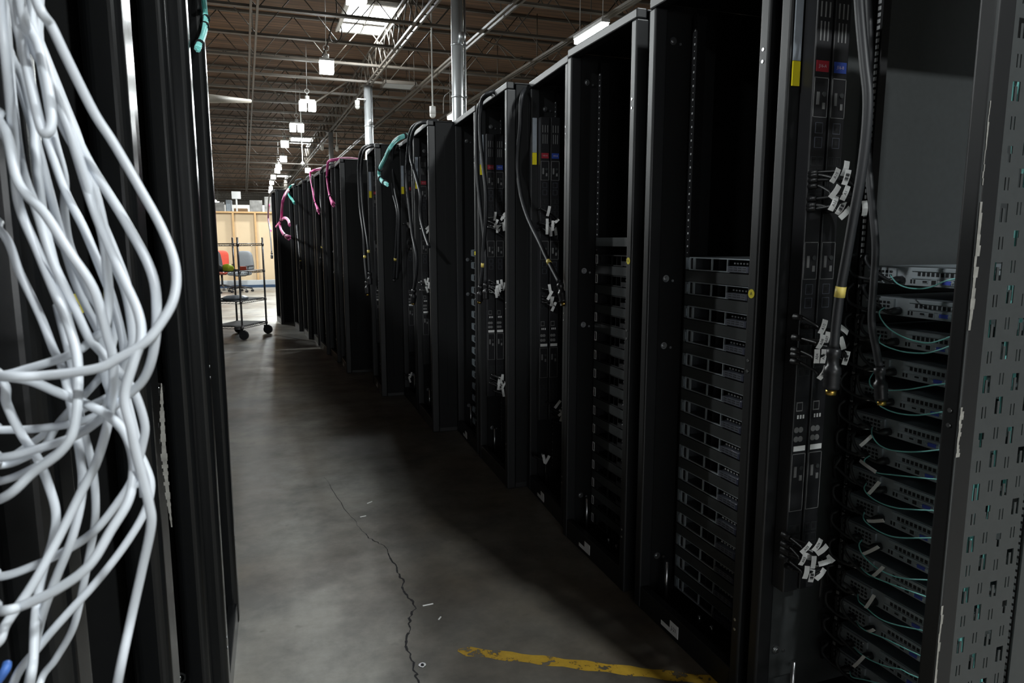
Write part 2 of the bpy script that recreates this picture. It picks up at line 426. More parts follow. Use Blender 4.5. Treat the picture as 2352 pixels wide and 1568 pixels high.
for i, (px, py, Y) in enumerate(((640,385,34),(637,393,38),(628,407,42),(624,420,47),(622,432,53),(621,440,58),(707,392,38))):
    p = ony(px, py, Y)
    high_bay(p.x, p.y, p.z, ('tiny far lamp, %s down the receding line of lamps' % ('sixth','seventh','eighth','ninth','tenth','last')[i]) if i < 6 else 'tiny far lamp right of the far skylight, above the rack tops', 420)
for px, py, Y, nm in ((493, 463, 58, 'left'), (500, 466, 64, 'right')):
    p = ony(px, py, Y); high_bay(p.x, p.y, p.z, 'tiny lamp far off beside the last left rack, %s of two' % nm, 420)
# lamps outside the frame that light the near end of the aisle
high_bay(1.33, 9.6, 4.45, 'dim hanging high-bay lamp next nearer than the one below the big skylight', 32)
high_bay(2.15, .6, 4.5, 'high-bay lamp over the nearest right-hand racks, out of view', 112)
high_bay(2.15, -2.9, 4.5, 'high-bay lamp behind the camera on the right, out of view', 260)
for y, p, nm in ((1.5, 200, 'first of four'), (9.0, 420, 'second of four'), (12.8, 520, 'third of four'), (17.0, 420, 'last of four')):
    high_bay(-3.2, y, 4.5, 'hanging high-bay lamp over the neighbouring aisle beyond the racks, ' + nm, p)
def strip(xa, ya, z, ln, label, power):
    t = thing('strip_lamp', label, 'lamp', (xa, ya, z), 0, 'linear strip lamps')
    obj('housing', MB().box(-.07,.07,-ln/2,ln/2,.05,.1).mesh('housing', M['white_plastic']), t)
    obj('tube', MB().box(-.055,.055,-ln/2+.01,ln/2-.01,-.02,.05).mesh('tube', M['strip_lens']), t)
    mb = MB()
    for s_ in (-1, 1): mb.tube([(0,s_*ln*.4,.1),(0,s_*ln*.4,ZD-z)], .005, 6)
    obj('hanger', mb.mesh('hanger', M['white_plastic']), t)
    lamp_area('strip_light', (0,0,-.03), .1, ln, power, (.95,1,1), (0,0,0), t)
strip(5.0, 10.28, 4.5, 1.0, 'glowing linear strip lamp showing above the tall racks, larger of the two', 90)
strip(4.87, 17.9, 4.5, 1.0, 'glowing linear strip lamp far back beside the white column, smaller of the two', 90)

# ------------------------------------------------------------------ racks
HT = 2.14
def t_holes(x0, x1, first=.14, top=2.06, seed=1, k_=1.0):
    """slots, hooked openings and keyholes in columns, as rectangles"""
    rg = random.Random(seed); holes = []; cols = []
    x = x0+.028; k = 0
    while x < x1-.016: cols.append((x, k)); x += .040; k += 1
    for x, k in cols:
        z = first + (.045 if k % 2 else 0); j = 0
        while z < top-.06:
            if j % 2 == 0:
                if (j//2 + k) % 5 == 3:
                    holes += [(x-.007*k_, x+.007*k_, z+.012*k_, z+.026*k_), (x-.0035*k_, x+.0035*k_, z-.004*k_, z+.012*k_)]
                else:
                    holes += [(x-.010*k_, x+.010*k_, z+.022*k_, z+.031*k_), (x-.010*k_, x-.0032*k_, z-.004*k_, z+.022*k_), (x+.0032*k_, x+.010*k_, z-.004*k_, z+.022*k_)]
            else:
                holes += [(x-.006*k_, x-.003*k_, z, z+.024*k_), (x+.003*k_, x+.006*k_, z, z+.024*k_)] if k_ == 1 else [(x-.006, x+.006, z, z+.012)]
            z += .0551*(1 if k_ == 1 else 1.55); j += 1
    return holes
def rack(name_label, near, far, height=HT, facing=1, side_near=True, near_holes=False, far_holes=False, rail_x=.128, bolt_x=.08, dot=None, depth=1.07,
         sticker=None, rails='small', detail=2, dots_at=None, paint='matte_black', sheet='dull_black'):
    # near and far are the two front corners on the floor; facing 1 opens toward minus X and facing -1 toward plus X
    nx, ny = near; fx, fy = far; wd = math.hypot(fx-nx, fy-ny)
    if facing == 1: rz = math.atan2(-(fx-nx), fy-ny)
    else: rz = math.atan2(-(fx-nx), fy-ny) + math.pi
    t = thing('server_rack', name_label, 'server rack', ((nx+fx)/2, (ny+fy)/2, 0), rz, 'black server racks in two rows')
    h = wd/2; f = 1 if facing == 1 else -1          # local +y*f points to the far end
    K = (round(wd, 3), height, facing, rail_x, bolt_x, paint, sheet)
    def Yb(mb, x0, x1, a, b, z0, z1, mi=0):         # a,b measured from the far side, inward
        y0, y1 = f*(h-a), f*(h-b); mb.box(x0, x1, min(y0, y1), max(y0, y1), z0, z1, mi)
    def Yn(mb, x0, x1, a, b, z0, z1, mi=0):
        y0, y1 = -f*(h-a), -f*(h-b); mb.box(x0, x1, min(y0, y1), max(y0, y1), z0, z1, mi)
    for nm, Fn in (('far', Yb), ('near', Yn)):
        o = cpart(('post', nm)+K, lambda mb: (Fn(mb, 0, .05 if facing == 1 else .06, 0, .038 if facing == 1 else .075, 0, height-.035)), M[paint], 'front_post', t)
        bevel(o, .007 if facing == 1 else .018, 6)
        cpart(('rpost', nm)+K, lambda mb: Fn(mb, depth-.05, depth, 0, .05, 0, height-.012), M['black_inner'], 'rear_post', t)
    o = cpart(('top',)+K, lambda mb: (mb.box(0, .04, -h, h, height-.035, height), mb.box(.04, depth, -h, h, height-.012, height-.002)), M[paint], 'top_panel', t); bevel(o, .005, 2)
    o = cpart(('base',)+K, lambda mb: (mb.box(.004, .035, -h+.038, h-.038, 0, .085), mb.box(.05, depth-.05, -h+.005, h-.005, 0, .03)), M[paint], 'base_frame', t); bevel(o, .003, 2)
    # inner side plates with holes beside each front post
    def plate(mb, side, holes):
        yy = f*(h-.022) if side == 'far' else -f*(h-.003)
        mb.plate('xz', yy, .05, .25, .1, height-.04, (t_holes(.05, .25, .14, height-.08) if holes is True else t_holes(holes[0], holes[1], .14, height-.08, 1, 1.5)) if holes else [], th=.002)
    if detail > 1:
        cpart(('plate', far_holes)+K, lambda mb: plate(mb, 'far', far_holes), M[sheet], 'perforated_plate', t)
    cpart(('panel',)+K, lambda mb: Yb(mb, .04, depth-.05, 0, .004, .03, height-.012), M[sheet], 'side_panel', t)
    if side_near:
        o = cpart(('panelN',)+K, lambda mb: (Yn(mb, .05, depth-.05, 0, .012, .03, height-.012), Yn(mb, .11, depth-.11, -.003, 0, .18, height-.1)), M[sheet], 'side_panel', t); bevel(o, .003, 2)
    cpart(('rear',)+K, lambda mb: mb.box(depth-.02, depth-.005, -h+.05, h-.05, .03, height-.012), M['black_inner'], 'rear_door', t)
    if detail > 0:
        def rail(mb, s):
            a, b = (.228, .252)
            mb.box(rail_x, rail_x+.003, min(s*a, s*b), max(s*a, s*b), .11, height-.05); mb.box(rail_x, rail_x+.05, s*b-.0015, s*b+.0015, .11, height-.05)
            z = .13; j = 0
            while z < height-.08:
                big = j % 2 == 0; r_ = .0033 if big else .0016
                if rails == 'square': r_ = .0048
                yc = s*.2395; mb.box(rail_x-.0009, rail_x, yc-r_, yc+r_, z-r_, z+r_, 1)
                z += .01588 if rails == 'square' else (.0222 if True else 0); j += 1
        for s in ((f, -f) if rails else ()):
            cpart(('rail', s, rails)+K, lambda mb: rail(mb, s), [M['black_inner'], M['hole_edge']], 'mounting_rail', t)
        for z in (2.009, 1.216, .978, .187):
            def bolt(mb):
                y = f*(h-.0225); mb.cyl((bolt_x, y, 0), (bolt_x, y-f*.003, 0), .0125 if facing == 1 else .017, 16); mb.cyl((bolt_x, y-f*.003, 0), (bolt_x, y-f*.008, 0), .008 if facing == 1 else .012, 12, r2=.006)
                mb.cyl((bolt_x+.028, y, -.008), (bolt_x+.028, y-f*.003, -.008), .0045, 8)
            cpart(('bolt', bolt_x)+K, bolt, M['bare_metal'], 'bolt', t, (0, 0, z))
        cpart(('stud',)+K, lambda mb: mb.cyl((.075, f*(h-.10), .03), (.075, f*(h-.10), .2), .0065, 8), M['bare_metal'], 'levelling_stud', t)
        def bb(mb):
            mb.box(.1, .2, f*.02-.05, f*.02+.05, .03, .036, 1)
            for (x, y) in ((.115,-.02),(.115,.05),(.185,-.02),(.185,.05)): mb.cyl((x, y, .036), (x, y, .062), .006, 8)
        cpart(('bb',)+K, bb, [M['bare_metal'], M['black_inner']], 'anchor_bracket', t)
        def scr(mb):
            for zz in (0, -.03): mb.cyl((0, -f*(h-.02), zz), (-.0015, -f*(h-.02), zz), .0045, 10)
        for zz in (height-.30, 1.02, .25): cpart(('scr',)+K, scr, M['bare_metal'], 'screw', t, (0, 0, zz))
    if dot is not None:
        def dt(mb):
            y = -f*(h-.019); mb.cyl((0, y, 0), (-.001, y, 0), .0125, 24)
            ax = Vector((0, -1, 0)); text_on(mb, 'A', .013, (-.0009, y, 0), ax, Vector((0, 0, 1)))
        o = cpart(('dot',)+K, dt, [M['yellow_sticker'], M['ink']], 'inspection_sticker', t, (0, 0, dot)); tag(o, 'round yellow sticker')
    if sticker:
        def st(mb):
            yc = f*.06; mb.box(.0025, .0038, min(yc, yc-f*.05), max(yc, yc-f*.05), .018, .062); mb.box(.0025, .0038, min(yc, yc+f*.055), max(yc, yc+f*.055), .018, .034)
            if sticker != ' ': text_on(mb, sticker, .02, (.0024, yc-f*.025, .04), Vector((0, -1, 0)), Vector((0, 0, 1)))
        o = cpart(('stk', sticker)+K, st, [M['paper_white'], M['ink']], 'paper_label', t); tag(o, 'white paper label')
    t['_h'] = h; t['_f'] = f
    return t
def toworld(t, p): return Matrix.Translation(t.location) @ Matrix.Rotation(t.rotation_euler.z, 4, 'Z') @ Vector(p)

R = {}
R[0] = rack('black rack at the right edge with an open side, full of servers seen from behind', (1.258,.94), (1.258,1.505), side_near=False, rail_x=.275, rails='square', depth=1.07, sheet='black_paint')
R[1] = rack('tall black rack with silver-fronted servers and a J-21 label on its base', (1.258,1.545), (1.258,2.145), dot=1.205, sticker='J-21', rail_x=.140)
R[2] = rack('tall black rack whose servers each carry a white tag, third rack from the right edge', (1.258,2.228), (1.258,2.805), dot=1.275, sticker=' ')
R[3] = rack('black rack set back with red and blue power strip labels, fourth from the right edge', (1.285,2.86), (1.325,3.43), sticker=' ')
R[4] = rack('black rack with two thick cables looped over its top front edge beside the white column', (1.212,3.445), (1.238,4.055), dot=None)
R[5] = rack('black empty-topped rack just right of the small strip lamp, with a column of server ears', (1.24,4.095), (1.268,4.675), dot=1.27, sticker=' ')
R[6] = rack('black rack standing forward with its right side showing, left of the small strip lamp', (1.094,4.69), (1.115,5.29))
R[7] = rack('black rack between the aqua cable bundle and the forward-standing rack', (1.121,5.36), (1.13,5.925))
R[8] = rack('black rack with the aqua bundle hanging against its right side, below the second column', (.939,5.95), (.956,6.55), sticker=' ')
fl = [((.78,7.15),(.786,7.75),'black rack with a broad closed side under the pink cables, beside the row gap', ' '),
      ((.755,7.80),(.728,8.40),'dark distant rack directly behind the pink-topped rack with the broad side', None),
      ((.693,8.42),(.665,9.02),'dark distant rack with a pink bundle hanging down its front', ' '),
      ((.655,9.20),(.639,9.80),'dark distant rack, fourth from the far end of the row', None),
      ((.578,9.85),(.55,10.45),'dark distant rack, third from the far end of the row', None),
      ((.502,10.755),(.459,11.355),'dark distant rack with the teal bundle, second from the far end', None),
      ((.274,11.75),(.22,12.35),'farthest black rack at the end of the row beside the wire cart', None)]
for k, (a, b, lb, st) in enumerate(fl): R[9+k] = rack(lb, a, b, detail=1 if k < 3 else 0, sticker=st)
LH = 2.36
Lk = {}
Lk[1] = rack('black rack in the left foreground behind the hanging white cables', (-.19,.73), (-.18,1.33), LH, -1, paint='shaded_satin_black', bolt_x=.205, rails=None, dot=None, far_holes=(.17, .25))
Lk[2] = rack('black rack second along the left side, between the bright vertical edges', (-.188,1.34), (-.178,1.94), LH, -1, paint='shaded_satin_black', rails=None, dot=None, far_holes=(.065, .11))
Lk[3] = rack('black rack at the end of the left row with an aqua bundle on its corner', (-.14,1.95), (-.13,2.55), LH, -1, paint='shaded_satin_black', rails=None, far_holes=(.065, .11))
Lk[0] = rack('black rack nearest the camera on the left, the white cables spill from it', (-.36,.08), (-.33,.68), LH, -1, paint='shaded_satin_black', rails=None, detail=0)
for k, nm in enumerate('first second third fourth fifth sixth seventh eighth ninth tenth eleventh twelfth thirteenth fourteenth fifteenth'.split()):  # out-of-sight racks added to block light from the neighbouring aisle lamps
    rack('unseen black rack added to block light past the last left rack, %s of fifteen' % nm, (-.84, 2.62+.64*k), (-.84, 3.22+.64*k), LH, -1, paint='shaded_satin_black', rails=None, detail=0)
# worn patches and stickers on left racks
def side_disc(px, py, Y, parent, name='inspection_sticker', r=.0125):
    p = ony(px, py, Y); mb = MB(); mb.cyl((0,0,0), (0,-.001,0), r, 24); text_on(mb, 'A', .013, (0,-.001,0), Vector((1,0,0)), Vector((0,0,1)))
    o = obj(name, mb.mesh(name, [M['yellow_sticker'], M['ink']]), parent)
    o.matrix_world = Matrix.Translation(p); o.matrix_parent_inverse = Matrix(); 
    mw = Matrix.Translation(parent.location) @ Matrix.Rotation(parent.rotation_euler.z, 4, 'Z')
    loc = mw.inverted() @ p; o.location = loc; o.rotation_euler = (0, 0, -parent.rotation_euler.z + math.radians(25)); tag(o, 'round yellow sticker'); return o
side_disc(176, 698, 1.29, Lk[1], r=.017)
side_disc(440, 646, 2.5, Lk[3], r=.014)
def scuff(rk, pts, Yv, wid, name='scuff_mark'):
    mb = MB(); mw = (Matrix.Translation(rk.location) @ Matrix.Rotation(rk.rotation_euler.z, 4, 'Z')).inverted(); rg = random.Random(5)
    P = [ony(x, y, Yv) for x, y in pts]; F = spline(P, 10)
    for i in range(len(F)-1):
        t = i/(len(F)-1); wa = wid*math.sin(math.pi*min(1, .06+t*.9))*rg.uniform(.6, 1.15)
        a, b = F[i], F[i+1]; mb.quad(mw@(a+Vector((-wa,0,0))), mw@(b+Vector((-wa,0,0))), mw@(b+Vector((wa*.6,0,0))), mw@(a+Vector((wa*.6,0,0))))
    tag(obj(name, mb.mesh(name, M['scuffed_metal']), rk), 'bare worn metal patch')
scuff(Lk[1], [(371,880),(374,960),(379,1050),(386,1130),(395,1210)], 1.2905, .006)
# near side of the open rack at the right edge: perforated post plate, gap, brace plate, aqua cables inside it
def nplate(mb): mb.plate('xz', -.2795, .0, .21, .1, HT-.04, t_holes(.0, .21, .13, HT-.06, 3), th=-.002)
mbp = MB(); nplate(mbp); obj('perforated_plate', mbp.mesh('perforated_plate', M['black_paint']), R[0])
obj('brace_plate', MB().box(.228, .42, -.281, -.278, .1, HT-.04).mesh('brace_plate', M['black_paint']), R[0])
rg = random.Random(8)
for (xx, za, zb, wd_) in ((.012,1.60,1.45,.004),(.006,1.42,1.18,.012),(.010,1.03,.93,.011),(.008,.62,.38,.008)):
    mbp = MB()
    for k in range(12):
        z0, z1 = za-(za-zb)*k/12, za-(za-zb)*(k+1)/12; wa = wd_*rg.uniform(.45, 1.1); x0 = rg.uniform(0, .002)
        mbp.quad((x0,-.2832,z0),(x0+wa,-.2832,z0),(x0+wa*.9,-.2832,z1),(x0,-.2832,z1))
    tag(obj('scuff_mark', mbp.mesh('scuff_mark', M['scuffed_metal']), R[0]), 'bare worn metal edge')
mb = MB(); rg = random.Random(4)
for k in range(9):
    x0 = 1.29 + .019*k; mb.tube(spline([(x0+rg.uniform(-.008,.008), .960+rg.uniform(0,.022), z) for z in (.12,.35,.6,.85,1.1,1.35,1.6,1.72)], 6), .0030, 6)
solo('fibre_bundle', mb, M['aqua_jacket'], 'bundle of aqua fibre cables glimpsed through the holes of the right-edge rack', 'cable')

ORD = ['topmost', 'second', 'third', 'fourth', 'fifth', 'sixth', 'seventh', 'eighth', 'ninth', 'tenth', 'eleventh', 'twelfth', 'thirteenth', 'fourteenth', 'lowest']
def ordn(i): return 'topmost' if i == 0 else ('lowest' if i == 14 else ORD[i] + ' from the top')

# ------------------------------------------------------------------ servers
SW = .222
def srv_front(rk, i, z, x, label, group, tagged=False, bright=True):
    t = thing('rack_server', label, 'server', toworld(rk, (x, 0, z)), rk.rotation_euler.z, group)
    cpart(('chassis', bright), lambda mb: (mb.box(.004, .62, -SW+.003, SW-.003, -.0015, 0), mb.box(.004, .62, -SW+.003, SW-.003, -.045, -.0435), mb.box(.004, .62, SW-.0045, SW-.003, -.0435, -.0015), mb.box(.004, .62, -SW+.003, -SW+.0045, -.0435, -.0015), mb.box(.16, .62, -SW+.005, SW-.005, -.0435, -.0015), mb.box(.07, .16, -SW+.005, .008, -.0435, -.0015)), M['bay_steel' if bright else 'server_black'], 'chassis', t)
    def bay(mb):                                  # open steel frame with two empty bays on the far side
        s = SW
        mb.box(0, .006, -s, s, -.0035, 0); mb.box(0, .006, .0, s, -.0445, -.041)
        for y in (s-.004, s-.026, s-.03, s-.128, .012, -.1): mb.box(0, .006, y, y+.0035, -.041, -.0035)
        mb.box(.006, .155, .0635, .0650, -.041, -.0035, 1)
        mb.box(.002, .006, s-.023, s-.006, -.036, -.008, 1)
        for y in (s-.08, .06): mb.cyl((.158, y, -.02), (.15, y, -.02), .003, 6)
    cpart(('bay', bright), bay, [M['server_bright'] if bright else M['server_black'], M['server_black']], 'drive_cage', t)
    def drv(mb, up=True):
        mb.box(-.002, .05, 0, .104, -.0195, -.001)
        for k in range(4):
            for j in range(2): mb.box(-.0028, -.002, .016+k*.021, .030+k*.021, -.007-j*.007, -.0045-j*.007, 1)
        mb.box(-.003, .0, 0, .010, -.0195, -.001, 2)
    mm = [M['drive_grey'] if bright else M['server_black'], M['server_black'], M['drive_blue']]
    for (y, zz) in ((-SW+.006, -.002), (-SW+.006, -.0225), (-.095, -.0225)):
        cpart(('drv', bright), drv, mm, 'drive_carrier', t, (0, y, zz))
    def pins(mb):
        for k in range(6): mb.box(.01, .013, -.09+k*.015, -.082+k*.015, -.0175, -.0125)
    cpart(('pins',), pins, M['bare_metal'], 'connector', t)
    cpart(('ear', bright), lambda mb: (mb.box(-.001, .002, SW, SW+.02, -.043, -.002), mb.box(-.004, -.001, SW+.004, SW+.009, -.036, -.010)), M['server_steel' if bright else 'server_black'], 'mounting_ear', t)
    cpart(('ear2', bright), lambda mb: (mb.box(-.001, .002, -SW-.02, -SW, -.043, -.002), mb.box(-.004, -.001, -SW-.009, -SW-.004, -.036, -.010)), M['server_steel' if bright else 'server_black'], 'mounting_ear', t)
    if tagged:
        def tg(mb):
            mb.box(-.0022, -.0012, SW-.001, SW+.019, -.0405, -.0005); mb.box(-.0026, -.0022, SW+.004, SW+.014, -.013, -.004, 1)
        cpart(('asset',), tg, [M['paper_white'], M['print_grey']], 'asset_tag', t)
    return t
def blank(rk, i, z, x, label, group):
    t = solo('blanking_panel', MB().box(0, .003, -SW-.016, SW+.016, -.036, 0), M['black_paint'], label, 'panel', group)
    t.location = toworld(rk, (x, 0, z-.036)); t.rotation_euler.z = rk.rotation_euler.z
    return t
for i in range(15):
    srv_front(R[1], i, 1.292-.0839*i, .138, 'silver-framed server, %s in the J-21 rack' % ordn(i), 'servers in the J-21 rack')
    if i < 14: blank(R[1], i, 1.292-.0839*i-.0465, .136, 'black blanking panel below the %s J-21 server' % ('topmost' if i == 0 else ORD[i]), 'blanking panels in the J-21 rack')
for i in range(15):
    srv_front(R[2], i, 1.288-.0843*i, .126, 'dark server with white end tag, %s in its rack' % ordn(i), 'white-tagged servers', True, False)
    if i < 14: blank(R[2], i, 1.288-.0843*i-.0465, .124, 'black blanking panel below the %s white-tagged server' % ('topmost' if i == 0 else ORD[i]), 'blanking panels between tagged servers')
blank(R[2], 0, 1.36, .124, 'plain black blanking panel above all the white-tagged servers', 'blanking panels between tagged servers')
for i in range(15):
    srv_front(R[5], i, 1.285-.084*i, .10, 'server showing a grey ear, %s by the small strip lamp' % ordn(i), 'servers by the small strip lamp', False, True)

def srv_rear(rk, i, z, x):
    t = thing('rack_server', 'server seen from behind, %s in the right-edge rack' % ordn(i), 'server', toworld(rk, (x, 0, z)), rk.rotation_euler.z, 'servers seen from behind')
    cpart(('rch',), lambda mb: mb.box(.003, .66, -SW+.004, SW-.004, -.0445, -.001), M['server_steel'], 'chassis', t)
    def pan(mb):
        mb.box(0, .003, -SW, SW, -.045, 0); mb.box(-.004, .0, -SW, .075, -.009, -.002, 1); mb.box(-.003, 0, -SW, .075, -.0275, -.0235, 1)
        for k in range(22): mb.box(-.0006, 0, -SW+.01+k*.0125, -SW+.018+k*.0125, -.021, -.0115, 2)
        for k in range(2): mb.box(-.0006, 0, .064+k*.009, .069+k*.009, -.04, -.03, 2)
    cpart(('rpan',), pan, [M['light_steel'], M['server_bright'], M['server_black']], 'rear_panel', t)
    def vga(mb):
        mb.box(-.004, 0, -.0165, .0165, -.0065, .0065, 1); mb.box(-.006, -.003, -.011, .011, -.0045, .0045)
        for s in (-1, 1): mb.cyl((-.001, s*.0145, 0), (-.007, s*.0145, 0), .0026, 8, 1)
    cpart(('vga',), vga, [M['vga_blue'], M['server_bright']], 'video_port', t, (0, -.024, -.034))
    cpart(('rj',), lambda mb: (mb.box(-.002, .0, -.0085, .0085, -.007, .007), mb.box(-.0025, -.002, -.006, .006, -.006, .004, 1)), [M['server_bright'], M['server_black']], 'network_port', t, (0, .012, -.034))
    cpart(('usb',), lambda mb: (mb.box(-.002, .0, -.0075, .0075, -.0035, .0035), mb.box(-.0025, -.002, -.006, .006, -.0022, .0022, 1)), [M['server_bright'], M['server_black']], 'usb_port', t, (0, .036, -.034))
    def psu(mb):
        mb.box(-.006, .05, .0, .1, -.043, -.003)
        for k in range(5):
            for j in range(3): mb.box(-.0068, -.006, .012+k*.012, .02+k*.012, -.036+j*.01, -.030+j*.01, 1)
        mb.cyl((-.006, .085, -.012), (-.008, .085, -.012), .0025, 8, 2); mb.cyl((-.006, .012, -.012), (-.008, .012, -.012), .0025, 8, 2)
        mb.tube([Vector((-.006-.016*math.sin(k*math.pi/8), .06+.02*math.cos(k*math.pi/8), -.04)) for k in range(9)], .0018, 6, 2)
    cpart(('psu',), psu, [M['light_steel'], M['server_black'], M['bare_metal']], 'power_supply', t, (0, SW-.106, 0))
    return t
for i in range(15):
    z = 1.283-.079*i
    srv_rear(R[0], i, z, .268)
    for s, (ya, yb, nm) in enumerate(((.10, .17, 'right'), (.165, .21, 'left'))):
        rg = random.Random(i*2+s)
        p = [toworld(R[0], q) for q in ((.262, ya, z-.032), (.235, ya+.01, z-.034), (.215, ya+.05, z-.012+rg.uniform(-.01,.01)), (.21, (ya+yb)/2+.03, z+.012+rg.uniform(-.01,.012)), (.22, yb, z+.03), (.235, yb+.035, z+.012), (.25, yb+.045, z-.05))]
        mb = MB(); mb.tube(spline(p, 6), .0042, 7)
        pl = MB(); a, b = p[0]+Vector((.004,0,0)), p[1]; pl.tube([a, a.lerp(b,.5), b], .009, 8, rads=[.010, .010, .005])
        t = thing('power_cable', 'black cord on the %s behind the %s server of the right-edge rack' % (nm, ordn(i) if i in (0,14) else ORD[i]), 'cable', p[-1], 0, 'power cords behind the servers')
        wpart('cord', mb, M['black_rubber'], t); wpart('plug', pl, M['black_plastic'], t)

# aqua patch cables (with white flag tags) drooping across the servers seen from behind
AQ = [[(2045,632),(2060,650),(2082,660),(2110,663),(2138,659),(2169,646),(2199,639),(2240,630)],
 [(2032,706),(2020,715),(2024,732),(2043,755),(2075,774),(2106,784),(2138,787),(2183,773),(2225,755)],
 [(2022,769),(2019,783),(2029,792),(2054,802),(2085,809),(2124,811),(2155,804),(2183,794),(2225,778)],
 [(2006,855),(1997,873),(2004,890),(2033,896),(2085,894),(2138,885),(2172,881),(2215,874)],
 [(2010,915),(2018,929),(2043,943),(2075,951),(2110,953),(2164,946),(2210,938)],
 [(2003,981),(2003,999),(2018,1020),(2043,1032),(2078,1037),(2113,1037),(2155,1033),(2200,1028)],
 [(1997,1046),(1985,1057),(1994,1072),(2015,1085),(2050,1090),(2134,1099),(2190,1103)],
 [(1990,1109),(1985,1123),(2000,1141),(2026,1156),(2059,1166),(2099,1170),(2140,1172),(2190,1174)],
 [(1985,1176),(1983,1189),(1993,1202),(2016,1218),(2043,1230),(2076,1235),(2132,1235),(2185,1234)],
 [(1980,1239),(1973,1252),(1983,1275),(2010,1301),(2043,1319),(2076,1328),(2121,1331),(2175,1334)],
 [(1978,1303),(1987,1313),(2003,1323),(2036,1337),(2076,1352),(2119,1367),(2170,1385)],
 [(1970,1364),(1973,1380),(1990,1395),(2016,1417),(2049,1432),(2110,1446),(2160,1458)],
 [(1967,1427),(1977,1440),(1996,1451),(2033,1466),(2069,1484),(2104,1501),(2150,1522)],
 [(1962,1486),(1977,1501),(2003,1517),(2039,1531),(2069,1537),(2092,1549),(2150,1572)],
 [(1952,1542),(1957,1554),(1983,1560),(2016,1568),(2060,1580),(2140,1600)]]
FLAG = {5:((2003,1000),(1976,1024)), 7:((1995,1134),(2020,1106)), 8:((1992,1196),(2030,1195)), 9:((1982,1272),(2018,1255)), 10:((2005,1323),(2029,1301)), 11:((1988,1396),(2008,1366)), 12:((1992,1449),(2008,1445)), 13:((1960,1531),(1985,1506)), 6:((1975,1057),(2012,1084))}
def flag_strip(a, b, wd, nrm, name, mats, parent, txt=None, bars=False, sag=.004):
    """small paper flag: thin bent strip from a to b (room coordinates)"""
    a = Vector(a); b = Vector(b); d = (b-a); L_ = d.length; d.normalize(); s = d.cross(nrm).normalized(); n = s.cross(d)
    if n.dot(nrm) < 0: n = -n
    mb = MB(); K = 4
    for k in range(K):
        t0, t1 = k/K, (k+1)/K; o0 = n*(sag*math.sin(math.pi*t0)); o1 = n*(sag*math.sin(math.pi*t1))
        p0, p1 = a+d*(L_*t0)+o0, a+d*(L_*t1)+o1; th = n*.0004
        mb.quad(p0-s*wd/2+th, p1-s*wd/2+th, p1+s*wd/2+th, p0+s*wd/2+th); mb.quad(p0+s*wd/2-th, p1+s*wd/2-th, p1-s*wd/2-th, p0-s*wd/2-th)
        for q in (-1, 1): mb.quad(p0+s*(q*wd/2)-th, p1+s*(q*wd/2)-th, p1+s*(q*wd/2)+th, p0+s*(q*wd/2)+th)
    c = (a+b)/2 + n*(sag+.0006)
    up = d if d.z > 0 else -d
    side = up.cross(n).normalized()
    if txt: text_on(mb, txt, wd*.72, c, up, n.cross(up).normalized())
    if bars:
        for k in range(7): mb.obox(c+up*((k-3)*L_*.075), up, side, n, L_*(.012+.012*(k % 3)), wd*.32, .0003, 1)
    return wpart(name, mb, mats, parent)
NC = Vector((-.75, -.65, .1)).normalized()
PAPER = [M['paper_white'], M['ink']]
for i, pl in enumerate(AQ):
    p = [onx(x, y, 1.445 if k else 1.47) for k, (x, y) in enumerate(pl)]
    t = thing('patch_cable', 'drooping aqua patch cable, %s in the right-edge rack%s' % (ordn(i), ' with a white flag' if i in FLAG else ''), 'cable', p[0], 0, 'aqua patch cables')
    wpart('cable', MB().tube(spline(p, 6), .0016, 7), M['aqua_jacket'], t)
    if i in FLAG:
        a, b = FLAG[i]; flag_strip(onx(*a, 1.443), onx(*b, 1.425), .0085, NC, 'flag_tag', PAPER, t, None, False, .003)

